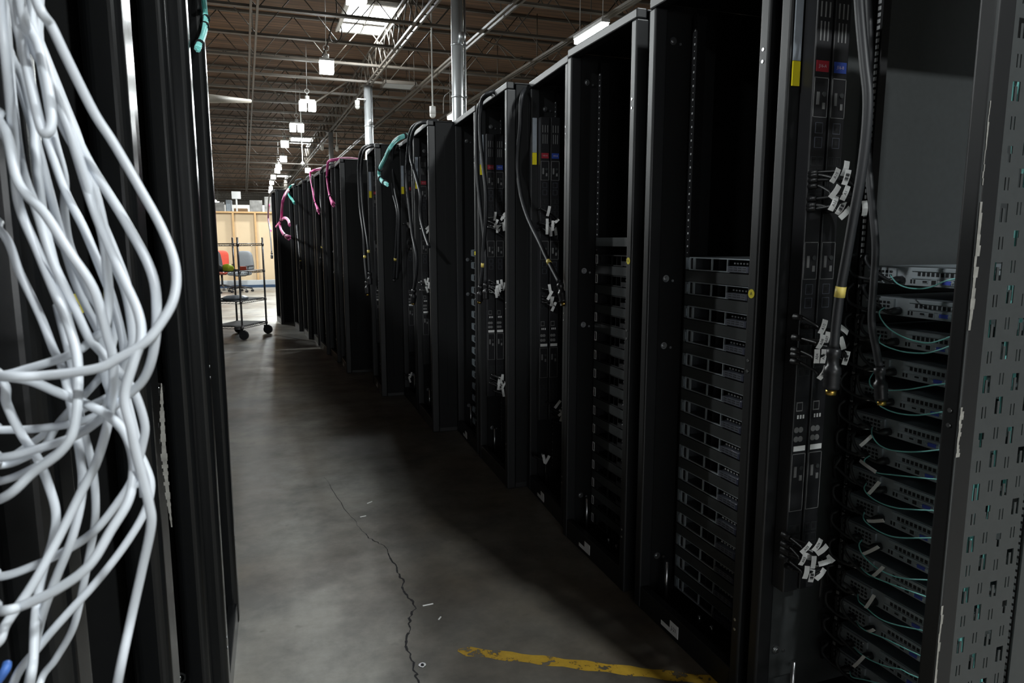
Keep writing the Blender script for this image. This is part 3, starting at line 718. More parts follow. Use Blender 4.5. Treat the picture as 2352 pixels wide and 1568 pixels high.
# ------------------------------------------------------------------ power strips and tagged cords
def pdu(rk, which, word, text):
    """vertical power strip on the far inner wall; which 0 = A (red), 1 = B (blue)"""
    h = rk['_h']; x0 = .036 + .055*which; yb = h-.040
    col = ('red', 'blue')[which]
    t = thing('power_strip', 'vertical black power strip with a %s label, in the %s' % (col, word), 'power strip', toworld(rk, (x0, yb-.001, .40)), rk.rotation_euler.z, 'vertical power strips')
    o = cpart(('pdub',), lambda mb: mb.box(0, .050, -.045, 0, 0, 1.56), M['black_plastic'], 'body', t); bevel(o, .003, 2)
    def outl(mb, z0, z1):
        for (a, b, c, d) in ((.003,.005,z0,z1),(.045,.047,z0,z1),(.003,.047,z1-.002,z1),(.003,.047,z0,z0+.0015)): mb.box(a, b, -.0458, -.045, c, d)
        mb.box(.012,.02,-.047,-.045,z1-.065,z1-.035,1); mb.cyl((.034,-.045,z1-.04),(.034,-.048,z1-.04),.006,10,2); mb.box(.03,.038,-.0475,-.045,z1-.075,z1-.06,1)
    for k, (z0, z1) in enumerate(((1.25,1.345), (.85,.945), (.23,.39))): cpart(('outl', k), lambda mb: outl(mb, z0, z1), [M['print_grey'], M['print_grey'], M['black_paint']], 'breaker', t)
    def ring(mb, hx, hz, big):
        for (a, b, c, d) in ((-hx,-hx+.0012,-hz,hz),(hx-.0012,hx,-hz,hz),(-hx,hx,hz-.0012,hz),(-hx,hx,-hz,-hz+.0012)): mb.box(a, b, -.0008, 0, c, d)
        mb.box(-hx*.35, hx*.35, -.0006, 0, -hz*.4, hz*.4, 1)
    for z, big in ((1.225,1),(1.145,0),(.825,1),(.70,0),(.18,0)):
        if big:
            for k in range(2): cpart(('out1',), lambda mb: ring(mb, .0115, .013, 1), [M['drive_grey'], M['ink']], 'outlet', t, (.0255, -.045, z-k*.035))
        else:
            for k in range(4):
                for xx in (.0145, .0355): cpart(('out0',), lambda mb: ring(mb, .0085, .011, 0), [M['black_paint'], M['ink']], 'outlet', t, (xx, -.045, z-k*.03))
    def prints(mb):
        for k in range(3):
            mb.box(.012+.011*k, .0155+.011*k, -.0454, -.045, 1.43, 1.475)
            mb.box(.010+.013*k, .014+.013*k, -.0454, -.045, 1.485, 1.52)
    cpart(('prints',), prints, M['print_grey'], 'printed_text', t)
    def disp(mb):
        mb.box(.008,.028,-.0456,-.045,.505,.53); mb.box(.010,.026,-.0459,-.0456,.508,.527,1)
        for k in range(3): mb.box(.012+.009*k,.017+.009*k,-.0458,-.045,.485,.495,2)
        mb.box(.004,.046,-.0454,-.045,.415,.54,1)
        for z in (.455,.43):
            for xx in (.012,.026): mb.cyl((xx,-.0452,z),(xx,-.0464,z),.008,12)
    cpart(('disp',), disp, [M['print_grey'], M['black_plastic'], M['paper_white']], 'display', t)
    cpart(('wl',), lambda mb: mb.box(.006,.044,-.0462,-.045,.397,.411), M['paper_white'], 'paper_label', t)
    def lab(mb):
        mb.box(.006,.044,-.0462,-.045,1.358,1.384); text_on(mb, text, .0105, (.025,-.0462,1.371), Vector((1,0,0)), Vector((0,0,1)))
    o = cpart(('lab', which, text), lab, [M[col+'_label'], M['label_letter']], 'circuit_label', t); tag(o, '%s circuit label' % col)
    return t
def side_label(rk, word):
    h = rk['_h']
    t = thing('warning_label', 'silver and yellow label strip high in the %s' % word, 'label', toworld(rk, (.008, h-.041, 1.73)), rk.rotation_euler.z, 'silver label strips')
    cpart(('sl',), lambda mb: mb.box(0,.022,-.004,0,.06,.23), M['silver_label'], 'silver_strip', t); cpart(('yl',), lambda mb: mb.box(0,.022,-.0042,0,0,.059), M['yellow_sticker'], 'yellow_strip', t)
W0, W3, W4 = 'right-edge rack', 'set-back fourth rack', 'rack beside the column'
W6, W7, W8 = 'forward-standing rack', 'rack right of the aqua bundle', 'rack left of the aqua bundle'
for k, wd_, tx in ((0,W0,'J16'),(3,W3,'103'),(4,W4,'102'),(6,W6,'104'),(7,W7,'105'),(8,W8,'106')):
    pdu(R[k], 0, wd_, tx+'-A'); pdu(R[k], 1, wd_, tx+'-B'); side_label(R[k], wd_)

def tagged_cord(px, py, Y, Yp, hub, label, group, txt=None, bars=False, ln=.036, wd=.013, ang=None, rg=random):
    c = ony(px, py, Y); ang = rg.uniform(45, 100) if ang is None else ang
    t = thing('power_cable', label, 'cable', c, 0, group)
    src = Vector((min(max(c.x-.035, hub.x-.09), hub.x-.02), Yp, c.z+rg.uniform(-.01,.02)))
    mb = MB(); mb.tube(spline([src, src+Vector((0,-.03,0)), src.lerp(c,.7)+Vector((0,-.01,-.004)), c+Vector((.0,.006,-.006)), c.lerp(hub,.55)+Vector((0,-.01,.01)), hub, hub+Vector((.004,.01,-.09))], 5), .0038, 7)
    mb.tube([src, src+Vector((0,-.028,0))], .009, 8, rads=[.009,.006])
    wpart('cord', mb, M['cord_black'], t)
    d = Vector((math.cos(math.radians(ang)), -.1, math.sin(math.radians(ang)))).normalized()
    nr = Vector((rg.uniform(-.5,-.1), -.9, rg.uniform(-.1,.3))).normalized()
    flag_strip(c-d*ln/2, c+d*ln/2, wd, nr, 'flag_tag', PAPER, t, txt, bars, rg.uniform(.001,.006))
rg = random.Random(11)
def cluster(lst, Y, Yp, hub, label, group, ln=.036, wd=.013):
    for q in lst:
        px, py = q[0], q[1]; tx = q[2] if len(q) > 2 else ''; an = q[3] if len(q) > 3 else None
        lb = label + (', %s' % tx if len(tx) == 3 and tx[0] == 'A' else '')
        tagged_cord(px, py, Y + rg.uniform(-.02, .015), Yp, hub, lb, group, tx if tx[:1] == 'A' else None, tx == '|', ln, wd, an, rg)
G0 = 'tagged cords of the right-edge rack'
cluster([(1918,403,'A15',65),(1941,387,'',80),(1944,407,'|',78),(1917,440,'',55),(1941,443,'A1',70),(1914,467,'A11',70),(1931,477,'|',62),(1941,489,'',45),(1985,478,'',100)], 1.335, 1.42, ony(1965,470,1.36), 'black cord with a white tag in the upper bunch of the right-edge rack', G0)
cluster([(1890,750,'A10',74),(1884,784,'A08',76),(1898,778,'A07',80),(1938,757,'',150),(1934,788,'',118),(1876,818,'A04',95),(1891,818,'A02',90),(1943,822,'|',80),(1889,856,'|',60)], 1.335, 1.42, ony(1925,815,1.36), 'black cord with a white tag in the middle bunch of the right-edge rack', G0)
cluster([(1851,1258,'A05',45),(1877,1251,'A09',58),(1844,1283,'A03',72),(1858,1277,'',85),(1868,1291,'',90),(1880,1294,'',20),(1894,1291,'',10),(1907,1283,'',140),(1851,1314,'',85),(1864,1322,'|',88),(1884,1318,'',50),(1888,1262,'',35)], 1.34, 1.42, ony(1890,1310,1.365), 'black cord with a white tag in the lower bunch of the right-edge rack', G0)
def spread(cx, cy, n, sx, sy): return [(cx+rg.uniform(-sx,sx), cy+rg.uniform(-sy,sy)) for _ in range(n)]
for (k, cs, wd_) in ((3, [(1270,507,7,14,24,'upper'),(1274,682,6,18,28,'middle'),(1288,950,6,10,24,'lower'),(1249,1050,2,8,6,'bottom')], W3), (4, [(1147,512,8,14,22,'upper'),(1151,665,9,14,20,'middle'),(1152,888,8,10,20,'lower')], W4), (6, [(984,655,4,7,12,'middle'),(985,527,2,4,6,'upper')], W6), (7, [(941,865,3,3,8,'lower'),(938,517,1,1,1,'upper')], W7)):
    hub_y = R[k].location.y
    for (cx, cy, n, sx, sy, nm) in cs:
        Yw = toworld(R[k], (.07, R[k]['_h'], 0)).y
        cluster([(a, b, '', rg.uniform(40,110)) for a, b in spread(cx, cy, n, sx, sy)], Yw-.16, Yw-.09, ony(cx+sx*.8, cy+sy*.5, Yw-.13), 'black cord with a white tag, %s bunch in the %s' % (nm, wd_), 'tagged cords of the '+wd_, .05, .014)

# ------------------------------------------------------------------ thick hanging supply cables with yellow bands and plugs
def supply(pts, X, r, label, band=None, plug=True, gold=True, group='thick hanging supply cables', tip=None, band_w=.024):
    P = [onx(q[0], q[1], q[2] if len(q) > 2 else X) for q in pts]
    t = thing('supply_cable', label, 'cable', P[-1], 0, group)
    F = spline(P, 8); wpart('cable', MB().tube(F, r, 10), M['black_rubber'], t)
    if band:
        b = onx(band[0], band[1], X); k = min(range(len(F)), key=lambda i: (F[i]-b).length); d = (F[min(k+1,len(F)-1)]-F[max(k-1,0)]).normalized()
        tag(wpart('band', MB().cyl(F[k]-d*band_w/2, F[k]+d*band_w/2, r*1.08, 16), M['yellow_tape'], t), 'yellow tape band')
    if plug:
        e = F[-1]; d = (F[-1]-F[-4]).normalized(); d = (d+Vector((0,0,-1))).normalized()
        L_ = r*9; mb = MB(); pr = [(0,.9),(.05,1.5),(.2,1.5),(.24,1.2),(.42,1.25),(.48,1.75),(.62,1.85),(.66,1.65),(.72,1.8),(.76,1.62),(.82,1.8),(.86,1.62),(.92,1.75),(1.0,1.6)]
        mb.tube([e+d*(L_*a) for a, b in pr], r, 14, rads=[r*b for a, b in pr]); wpart('plug', mb, M['black_plastic'], t)
        if gold:
            mb = MB(); mb.tube([e+d*L_, e+d*(L_*1.14)], r, 14, rads=[r*1.15, r*1.1]); o = wpart('contact', mb, M['brass'], t); tag(o, 'brass plug contact')
    return t
supply([(1962,-140,1.24),(1970,-60,1.2),(1976,40,1.2),(1986,150,1.2),(1993,220,1.2),(1990,300,1.2),(1978,400,1.2),(1960,500,1.2),(1946,580,1.2),(1930,670,1.2),(1921,740,1.2),(1916,798,1.2)], 1.2, .0105, 'thickest black supply cable with a yellow band in front of the right-edge rack', (1930,670))
supply([(1985,-140,1.33),(1992,-20,1.31),(1997,120,1.31),(1994,250,1.31),(1993,360,1.31),(2004,480,1.31),(2011,570,1.31),(2006,660,1.31),(2002,740,1.31),(2012,800,1.31),(2020,842,1.31)], 1.31, .0085, 'thinner black supply cable hanging behind the thick one in the right-edge rack', None)
supply([(1205,205,1.3),(1199,218,1.265),(1196,245,1.26),(1195,290,1.26),(1190,343,1.26),(1189,391,1.26),(1197,449,1.26),(1214,503,1.26),(1240,557,1.26),(1261,602,1.26),(1286,650,1.26)], 1.26, .0105, 'black supply cable with a yellow band slanting across the set-back fourth rack', (1261,602))
supply([(1160,204,1.32),(1138,209,1.24),(1119,215,1.19),(1107,229),(1103,264),(1103,312),(1109,375),(1116,439),(1116,503),(1111,567),(1109,614),(1104,655)], 1.18, .0105, 'black supply cable with a yellow band looped over the rack by the white column', (1109,607))
supply([(1158,206,1.32),(1132,213,1.24),(1112,225,1.19),(1099,248),(1095,296),(1096,391),(1103,471),(1109,519),(1115,583),(1116,650)], 1.19, .010, 'plain black supply cable beside the banded one on the rack by the white column', None, True, False)
supply([(1000,276,1.2),(974,280,1.11),(953,287,1.06),(941,308),(937,343),(934,407),(940,471),(947,535),(956,583),(956,630),(951,664)], 1.05, .012, 'black supply cable hanging from the top of the forward-standing rack, left of two', None)
supply([(1004,277,1.2),(982,280,1.11),(959,287,1.06),(946,312),(943,359),(956,407),(966,449),(966,496),(975,535),(986,567)], 1.06, .012, 'black supply cable hanging from the top of the forward-standing rack, right of two', None, False)
supply([(950,306,1.24),(934,309,1.13),(912,317,1.08),(900,334),(896,378),(902,439),(913,487),(911,551),(908,595),(905,640)], 1.07, .012, 'black supply cable looping over the rack right of the aqua bundle, left of two', (908,594), True, False)
supply([(952,307,1.24),(936,311,1.13),(916,320,1.08),(905,338),(901,380),(908,439),(917,487),(916,551),(914,610),(912,640)], 1.08, .011, 'black supply cable looping over the rack right of the aqua bundle, right of two', None, False)
supply([(876,332,1.06),(857,333,.95),(838,337,.90),(828,353),(824,391),(827,471),(835,535),(838,590),(843,645)], .89, .013, 'black supply cable looping over the rack left of the aqua bundle, left of two', (838,590))
supply([(878,333,1.06),(860,335,.95),(842,341,.90),(833,359),(830,407),(835,487),(845,560),(847,590),(849,625)], .90, .012, 'black supply cable looping over the rack left of the aqua bundle, right of two', (846,577), True, False)
for k, (pts, X, b, lb) in enumerate((([(766,378,.80),(752,379,.74),(742,384,.72),(737,400),(736,450),(742,520),(740,567),(738,590)], .71, (740,567), 'distant black cable with a yellow band between the two pink bundles'),
        ([(722,404,.72),(712,404,.66),(704,410,.64),(700,430),(700,480),(703,540),(706,600)], .63, None, 'distant black cable left of the longer pink bundle'),
        ([(694,411,.6),(684,413,.55),(678,420),(676,460),(682,520),(690,600)], .53, (706,556), 'distant black cable in the middle of the far racks'),
        ([(641,438,.34),(632,436,.28),(622,442,.24),(617,460),(616,500),(621,540),(624,580)], .21, None, 'distant black cable on the left edge of the farthest rack'))):
    supply(pts, X, .013, lb, b, True, False)

# ------------------------------------------------------------------ coloured bundles tied with black ties
def bundle(pts, X, n, r, m, label, ties=(), fan=.0, name='cable_bundle'):
    P = [onx(q[0], q[1], q[2] if len(q) > 2 else X) for q in pts]; F = spline(P, 8); rg2 = random.Random(len(label))
    t = thing(name, label, 'cable', P[-1], 0, 'tied colour cable bundles'); mb = MB()
    for k in range(n):
        a = 2*math.pi*k/n; rad = r*(1.15 if k else 0)
        pts2 = []
        for i, f_ in enumerate(F):
            tt = i/(len(F)-1); sp = 1 + fan*max(0, (tt-.82)/.18)
            pts2.append(f_ + Vector((.6*math.cos(a), math.cos(a), math.sin(a)*.8))*rad*sp*(1+.35*math.sin(tt*9+k)))
        if fan: pts2 = pts2[:len(pts2)-rg2.randint(0, 3)]
        mb.tube(pts2, r*.62, 6)
    wpart('cables', mb, m, t)
    for tt in ties:
        i = int(tt*(len(F)-2)); d = (F[i+1]-F[i]).normalized(); wpart('cable_tie', MB().cyl(F[i]-d*r*.8, F[i]+d*r*.8, r*2.05, 12), M['ink'], t)
bundle([(905,311,1.1),(934,311,1.08),(915,318,1.0),(897,337),(884,366),(874,385),(870,401),(876,414),(890,423)][1:], .9, 8, .011, M['aqua_jacket'], 'aqua cable bundle curling down against the side of a rack in mid row', (.05,.6,.85,.97))
bundle([(826,367,1.2),(799,364,.95),(770,366,.8),(756,370,.74),(753,382),(752,409),(754,431),(757,449),(762,462),(767,470)], .73, 8, .0105, M['pink_jacket'], 'pink cable bundle lying over the broad-sided rack and hanging down, nearer of the two', (.55,.82), 1.6)
bundle([(740,387,.85),(725,390,.72),(714,394,.67),(713,402),(717,428),(723,462),(728,475),(733,487)], .66, 8, .010, M['pink_jacket'], 'long pink cable bundle hanging with two black ties, farther of the two', (.5,.78), 1.2)
bundle([(662,436,.34),(655,446,.28),(650,462),(648,480),(647,500),(643,513),(645,527),(651,537),(657,542),(665,545)], .25, 9, .011, M['pink_jacket'], 'pink cable coil hanging on the farthest rack', (.5,.9), .8)
bundle([(634,521),(645,507),(652,501),(658,502),(663,509),(665,516)], .26, 7, .010, M['pink_jacket'], 'short pink cable arc across the pink coil on the farthest rack')
bundle([(676,425,.55),(668,428,.48),(663,434),(662,441),(666,452),(671,459),(676,466)], .46, 6, .013, M['teal_jacket'], 'small teal cable bundle hanging between far racks', (.6,))
bundle([(455,-60,-.14),(466,-20),(471,15),(473,40),(470,62),(464,86),(455,112)], -.122, 9, .0062, M['aqua_jacket'], 'thick aqua bundle with black ties on the top corner of the last left rack', (.55,.68,.97))
solo('cable_bundle', MB().tube(spline([onx(x, y, .24) for x, y in ((618,470),(616,490),(617,510),(622,530))], 6), .02, 8), M['pink_jacket'], 'dim pink cables on the far left edge of the farthest rack', 'cable')

# ------------------------------------------------------------------ white network cables in the left foreground
WC = [[(84,0),(118,60),(153,133),(214,255),(260,327),(316,423),(372,525),(403,612),(398,689),(357,760),(326,791),(270,824),(219,847),(102,862),(0,865)],
 [(90,100),(117,179),(160,280),(204,372),(286,505),(347,622),(360,714),(352,809),(327,875),(276,921),(224,967),(168,1003),(77,1033),(0,1051)],
 [(46,0),(71,102),(128,204),(173,347),(219,490),(275,622),(316,714),(324,776),(306,834),(286,911),(301,982),(311,1033),(327,1095),(342,1156),(347,1207),(327,1304),(301,1421),(270,1568)],
 [(31,0),(56,128),(82,245),(95,295),(105,307),(116,295),(118,260),(108,190),(87,102),(61,51),(40,-10)],
 [(0,281),(41,418),(102,490),(158,577),(214,663),(245,765),(260,834),(255,936),(224,1054),(184,1135),(133,1237),(77,1339),(15,1431),(-15,1482)],
 [(0,531),(46,628),(92,724),(122,800),(143,845),(163,931),(184,1044),(189,1125),(168,1227),(128,1329),(92,1431),(66,1568)],
 [(5,60),(30,300),(41,459),(87,577),(133,689),(163,765),(179,845),(173,972),(143,1033),(77,1084),(0,1146)],
 [(0,301),(31,383),(66,439),(112,515),(168,602),(204,673),(230,724),(240,860),(265,921),(306,1013),(332,1064),(347,1115),(332,1176),(286,1253),(219,1339),(153,1411),(92,1482),(31,1568)],
 [(10,20),(20,128),(31,255),(51,388),(87,490),(122,602),(168,699),(204,776),(224,799),(265,845),(306,896),(332,972),(327,1023),(306,1095),(276,1146),(219,1217),(153,1263),(77,1299),(0,1324)],
 [(0,865),(71,875),(133,901),(194,926),(245,952),(286,992),(306,1054),(303,1115),(290,1160),(255,1217),(204,1299),(128,1355),(51,1390),(0,1403)],
 [(71,41),(102,128),(133,230),(168,327),(204,434),(235,536),(245,612),(250,689),(240,755),(219,773),(179,806),(128,827),(61,847),(0,862)],
 [(100,160),(128,245),(153,306),(199,388),(224,459),(255,587),(286,663),(301,740),(301,799),(270,870),(240,936),(204,962),(153,975),(77,985),(0,987)],
 [(140,260),(190,380),(232,500),(240,561),(245,638),(265,714),(260,783),(235,855),(204,896),(138,967),(102,1023),(51,1054),(0,1069)],
 [(15,92),(51,179),(77,281),(82,357),(102,510),(133,638),(158,740),(179,819),(179,921),(163,992),(138,1033),(77,1074),(0,1105)],
 [(0,875),(15,926),(46,992),(87,1054),(112,1115),(128,1176),(122,1237),(97,1319),(82,1406),(77,1508),(69,1568)],
 [(130,700),(160,820),(179,931),(194,998),(214,1084),(219,1186),(204,1278),(189,1355),(168,1441),(128,1513),(92,1568)],
 [(20,133),(56,230),(84,327),(112,434),(143,551),(179,663),(224,755),(255,819),(280,880),(300,950),(318,1040),(310,1120),(300,1250),(285,1320)][:12],
 [(62,0),(100,180),(122,306),(148,408),(148,485),(163,571),(204,653),(240,740),(255,796),(250,895),(276,952),(301,1020),(322,1080),(330,1140)],
 [(20,0),(45,90),(62,170),(78,240),(110,330),(150,440),(195,530),(240,640),(262,700),(285,800),(280,860),(262,930)],
 [(55,0),(78,60),(110,140),(150,240),(185,330),(222,470),(262,570),(292,650),(300,700),(312,790),(290,860),(255,905),(200,935),(120,985),(40,1040),(0,1062)]]
WD = [.44,.47,.45,.43,.455,.50,.46,.52,.49,.44,.47,.505,.54,.51,.48,.55,.53,.56,.535,.575]
for i, pl in enumerate(WC):
    rg3 = random.Random(i); ph = rg3.uniform(0, 6); P = []
    for k, (x, y) in enumerate(pl): P.append(ond(x, y, WD[i] + .018*math.sin(ph + y/170.0)))
    def tail(end, nxt):
        x, y = end
        if y <= 120: return [ond(x-30, -160, .5), ond(-190, -420, .55)]
        if x <= 5: return [ond(-120, y+ (y-nxt[1])*.3, .5), Vector((-.42, .45, ond(-120, y, .5).z))]
        if y >= 1480: return [ond(x-25, 1720, .52), ond(x-80, 2000, .55)]
        return []
    a = tail(pl[0], pl[1]); b = tail(pl[-1], pl[-2]); P = list(reversed(a)) + P + b
    lb = {0: 'outermost white network cable swinging widest to the right in the left foreground', 3: 'white network cable doubled into a short loop near the top of the left bundle', 2: 'white network cable running down lowest right out of the left foreground bundle'}.get(i, 'white network cable in the tangled bundle hanging in the left foreground')
    solo('network_cable', MB().tube(spline(P, 7), .0030, 10), M['white_jacket'], lb, 'cable', 'white network cables')
solo('network_cable', MB().tube(spline([ond(-60,1640,.5), ond(-10,1570,.5), ond(12,1538,.5), ond(16,1524,.505)], 6), .0032, 10), M['blue_jacket'], 'blue cable end peeking in at the bottom left corner', 'cable')

# ------------------------------------------------------------------ far end: cart, chairs, partition, stored goods
def cart():
    a, b = Vector((-.274, 10.11, 0)), Vector((.054, 10.71, 0)); u = (b-a).normalized(); L_ = .66; v = Vector((-u.y, u.x, 0)); Wd = .46
    t = thing('wire_cart', 'chrome wire shelving cart on casters with four shelves beside the end of the row', 'cart', a)
    rz = math.atan2(u.y, u.x); t.rotation_euler.z = rz                    # local x along u, local y along v
    for (x, y) in ((0,0),(L_,0),(0,Wd),(L_,Wd)):
        mb = MB(); mb.cyl((x,y,.13),(x,y,1.385), .0135, 12)
        z = .2
        while z < 1.36: mb.cyl((x,y,z),(x,y,z+.003),.0145,12); z += .025
        obj('post', mb.mesh('post', M['chrome']), t)
        ct = obj('caster', MB().box(x-.015,x+.015,y-.035,y+.035,.085,.13).mesh('caster', M['black_plastic']), t)
        obj('wheel', MB().cyl((x-.02,y-.02,.0625),(x+.02,y-.02,.0625),.0625,20).mesh('wheel', M['dark_fabric']), ct)
    for z in (1.30, .925, .52, .175):
        mb = MB()
        for (p, q) in (((0,0),(L_,0)),((L_,0),(L_,Wd)),((L_,Wd),(0,Wd)),((0,Wd),(0,0))):
            P, Q = Vector((p[0],p[1],z)), Vector((q[0],q[1],z)); d = (Q-P).normalized(); n = int((Q-P).length/.05)
            mb.tube([P,Q], .0045, 6); mb.tube([P+Vector((0,0,-.028)),Q+Vector((0,0,-.028))], .0045, 6)
            zig = [P.lerp(Q, k/(2*n)) + Vector((0,0,-.028 if k % 2 else 0)) for k in range(2*n+1)]; mb.tube(zig, .0028, 5)
        k = .025
        while k < L_: mb.tube([(k,0,z+.003),(k,Wd,z+.003)], .0022, 5); k += .025
        for k in (.15,.31): mb.tube([(0,k,z-.002),(L_,k,z-.002)], .0035, 5)
        for (x, y) in ((0,0),(L_,0),(0,Wd),(L_,Wd)): mb.cyl((x,y,z-.03),(x,y,z+.008),.019,12)
        obj('wire_shelf', mb.mesh('wire_shelf', M['chrome']), t)
    mw = Matrix.Translation(a) @ Matrix.Rotation(rz, 4, 'Z')
    mats = MB().box(.015,L_-.015,.015,Wd-.015,.181,.185); o = obj('shelf_liner', mats.mesh('shelf_liner', M['dark_fabric']), t)
    o = obj('shelf_liner', MB().box(.015,L_-.015,.015,Wd-.015,.526,.530).mesh('shelf_liner', M['dark_fabric']), t)
    return mw
mw = cart()
def lumpy(mb, c, sx, sy, sz, seed, mi=0):
    k0 = len(mb.v); mb.sphere(c, sx, sy, sz, 16, 8, mi, z0=-.6); rg4 = random.Random(seed)
    for k in range(k0, len(mb.v)):
        x, y, z = mb.v[k]; q = 1 + .14*math.sin(x*55+seed)*math.cos(y*47) + rg4.uniform(-.05,.05); mb.v[k] = (c[0]+(x-c[0])*q, c[1]+(y-c[1])*q, c[2]+(z-c[2])*q)
mb = MB(); p = mw @ Vector((.2,.2,.53)); lumpy(mb, (p.x,p.y,p.z+.022), .17,.12,.04, 3); solo('plastic_bag', mb, M['clear_wrap'], 'crumpled clear blue plastic bag on the third shelf of the wire cart', 'bag')
mb = MB(); p = mw @ Vector((.13,.24,.93)); lumpy(mb, (p.x,p.y,p.z+.035), .075,.06,.06, 5); solo('safety_vest', mb, M['hi_vis'], 'bundled yellow-green safety vest on the second shelf of the wire cart', 'clothing')
mb = MB(); p = mw @ Vector((.44,.2,.93)); mb.box(p.x-.05,p.x+.05,p.y-.04,p.y+.04,p.z,p.z+.05); solo('tool_case', mb, M['orange_red'], 'small red case on the second shelf of the wire cart', 'case')
mb = MB(); p = mw @ Vector((.1,.36,.93)); lumpy(mb, (p.x,p.y,p.z+.03), .1,.07,.05, 9); solo('glove_bundle', mb, M['dark_fabric'], 'black bundled gloves beside the safety vest on the cart', 'clothing')

def rbox(mb, c, hx, hy, hz, rot, mi=0, r=.25):
    """rounded cushion: superellipsoid"""
    k = len(mb.v); nu, nv = 20, 10; c = Vector(c)
    def sp(v, e): return math.copysign(abs(v)**e, v)
    for i in range(nv+1):
        ph = -math.pi/2 + math.pi*i/nv
        for j in range(nu):
            th = 2*math.pi*j/nu
            mb.v.append(tuple(c + rot @ Vector((hx*sp(math.cos(ph),.5)*sp(math.cos(th),.5), hy*sp(math.cos(ph),.5)*sp(math.sin(th),.5), hz*sp(math.sin(ph),.5)))))
    for i in range(nv):
        for j in range(nu): jj = (j+1) % nu; mb.face((k+i*nu+j, k+i*nu+jj, k+(i+1)*nu+jj, k+(i+1)*nu+j), mi, True)
def chair(x, y, rz, fab, label, high=1.0, shell=None):
    t = thing('office_chair', label, 'chair', (x, y, 0), rz, 'office chairs by the plywood wall')   # faces local +y
    I = Matrix.Identity(3)
    mb = MB(); rbox(mb, (0,0,.48), .26,.25,.055, I); obj('seat', mb.mesh('seat', fab), t)
    mb = MB(); rbox(mb, (0,-.25,.80*high), .24,.055,.27, Matrix.Rotation(-.16,3,'X')); obj('backrest', mb.mesh('backrest', fab), t)
    if shell:
        mb = MB(); rbox(mb, (0,-.285,.79*high), .22,.04,.26, Matrix.Rotation(-.16,3,'X')); obj('back_shell', mb.mesh('back_shell', shell), t)
    mb = MB(); mb.tube([(0,-.2,.43),(0,-.3,.5),(0,-.3,.68)], .022, 8); obj('back_bracket', mb.mesh('back_bracket', M['black_plastic']), t)
    mb = MB(); mb.cyl((0,0,.1),(0,0,.43), .028, 14); mb.box(-.11,.11,-.11,.11,.41,.44); obj('gas_column', mb.mesh('gas_column', M['black_plastic']), t)
    mb = MB()
    for k in range(5):
        a = k*2*math.pi/5+.3; mb.tube([(0,0,.13),(.16*math.cos(a),.16*math.sin(a),.115),(.3*math.cos(a),.3*math.sin(a),.085)], .02, 8, rads=[.03,.024,.016])
    obj('star_base', mb.mesh('star_base', M['black_plastic']), t)
    for k in range(5):
        a = k*2*math.pi/5+.3; c, s = .3*math.cos(a), .3*math.sin(a); mb = MB()
        for q in (-.018,.018): mb.cyl((c+q-.01,s,.03),(c+q+.01,s,.03),.03,14)
        mb.cyl((c,s,.05),(c,s,.085),.008,8); obj('caster', mb.mesh('caster', M['black_plastic']), t)
    for s in (-1, 1):
        mb = MB(); mb.tube(spline([(s*.2,.02,.44),(s*.3,.02,.47),(s*.31,.04,.64),(s*.31,.0,.665)],5), .014, 8); rbox(mb, (s*.31,-.03,.68), .035,.14,.02, I); obj('armrest', mb.mesh('armrest', M['black_plastic']), t)
chair(-.52, 19.6, math.radians(140), M['grey_fabric'], 'grey office chair with a black back edge in front of the plywood wall', 1.0, M['dark_fabric'])
chair(-1.0, 20.55, math.radians(190), M['red_fabric'], 'red high-backed office chair partly behind the grey one', 1.0)
chair(-1.28, 19.1, math.radians(60), M['blue_grey_fabric'], 'blue-grey office chair cut off by the left racks', 1.05, M['dark_fabric'])

# plywood stud partition
PY = 21.9
t = thing('stud_wall', 'unfinished plywood stud wall at the far end behind the chairs', 'wall', (0, PY, 0))
wpart('plywood', MB().box(-5.0, 3.4, PY, PY+.02, 0, 2.12), M['ply'], t)
wpart('top_plate', MB().box(-5.0, 3.4, PY-.09, PY+.03, 2.12, 2.165), M['stud'], t); wpart('bottom_plate', MB().box(-5.0, 3.4, PY-.09, PY-.001, 0, .045), M['stud'], t)
k = -4.9
while k < 3.4:
    wpart('stud', MB().box(k, k+.05, PY-.09, PY-.001, .045, 2.12), M['stud'], t); k += .6
q = onz(530, 661); q2 = onz(640, 661)
mb = MB().box(-1.2, 2.2, q.y-.05, q.y+.03, .0, .075); solo('steel_beam', mb, M['blue_beam'], 'long blue steel beam lying on the floor by the plywood wall', 'beam')
mb = MB().box(-1.1, 2.1, q.y+.12, q.y+.3, .0, .2); solo('grey_board_stack', mb, M['grey_board'], 'long grey boards lying behind the blue beam by the plywood wall', 'board')
# wrapped goods stored behind the partition
def wrapped(x, y, wx, wy, hz, m, label, slump=.03):
    t = thing('wrapped_pallet', label, 'pallet load', (x, y, 0), 0, 'wrapped goods behind the plywood wall'); mb = MB()
    for s in (-1,0,1): mb.box(s*wx*.42-.05, s*wx*.42+.05, -wy/2, wy/2, 0, .1)
    for k in range(6): mb.box(-wx/2, wx/2, -wy/2+k*wy/6, -wy/2+k*wy/6+wy/8, .1, .12)
    obj('pallet', mb.mesh('pallet', M['wood_brown']), t)
    mb = MB(); I = Matrix.Identity(3); n = 4
    for k in range(n): mb.box(-wx/2+random.uniform(0,slump), wx/2-random.uniform(0,slump), -wy/2+random.uniform(0,slump), wy/2-random.uniform(0,slump), .12+(hz-.12)*k/n, .12+(hz-.12)*(k+1)/n)
    o = obj('load', mb.mesh('load', m), t); bevel(o, .02, 2)
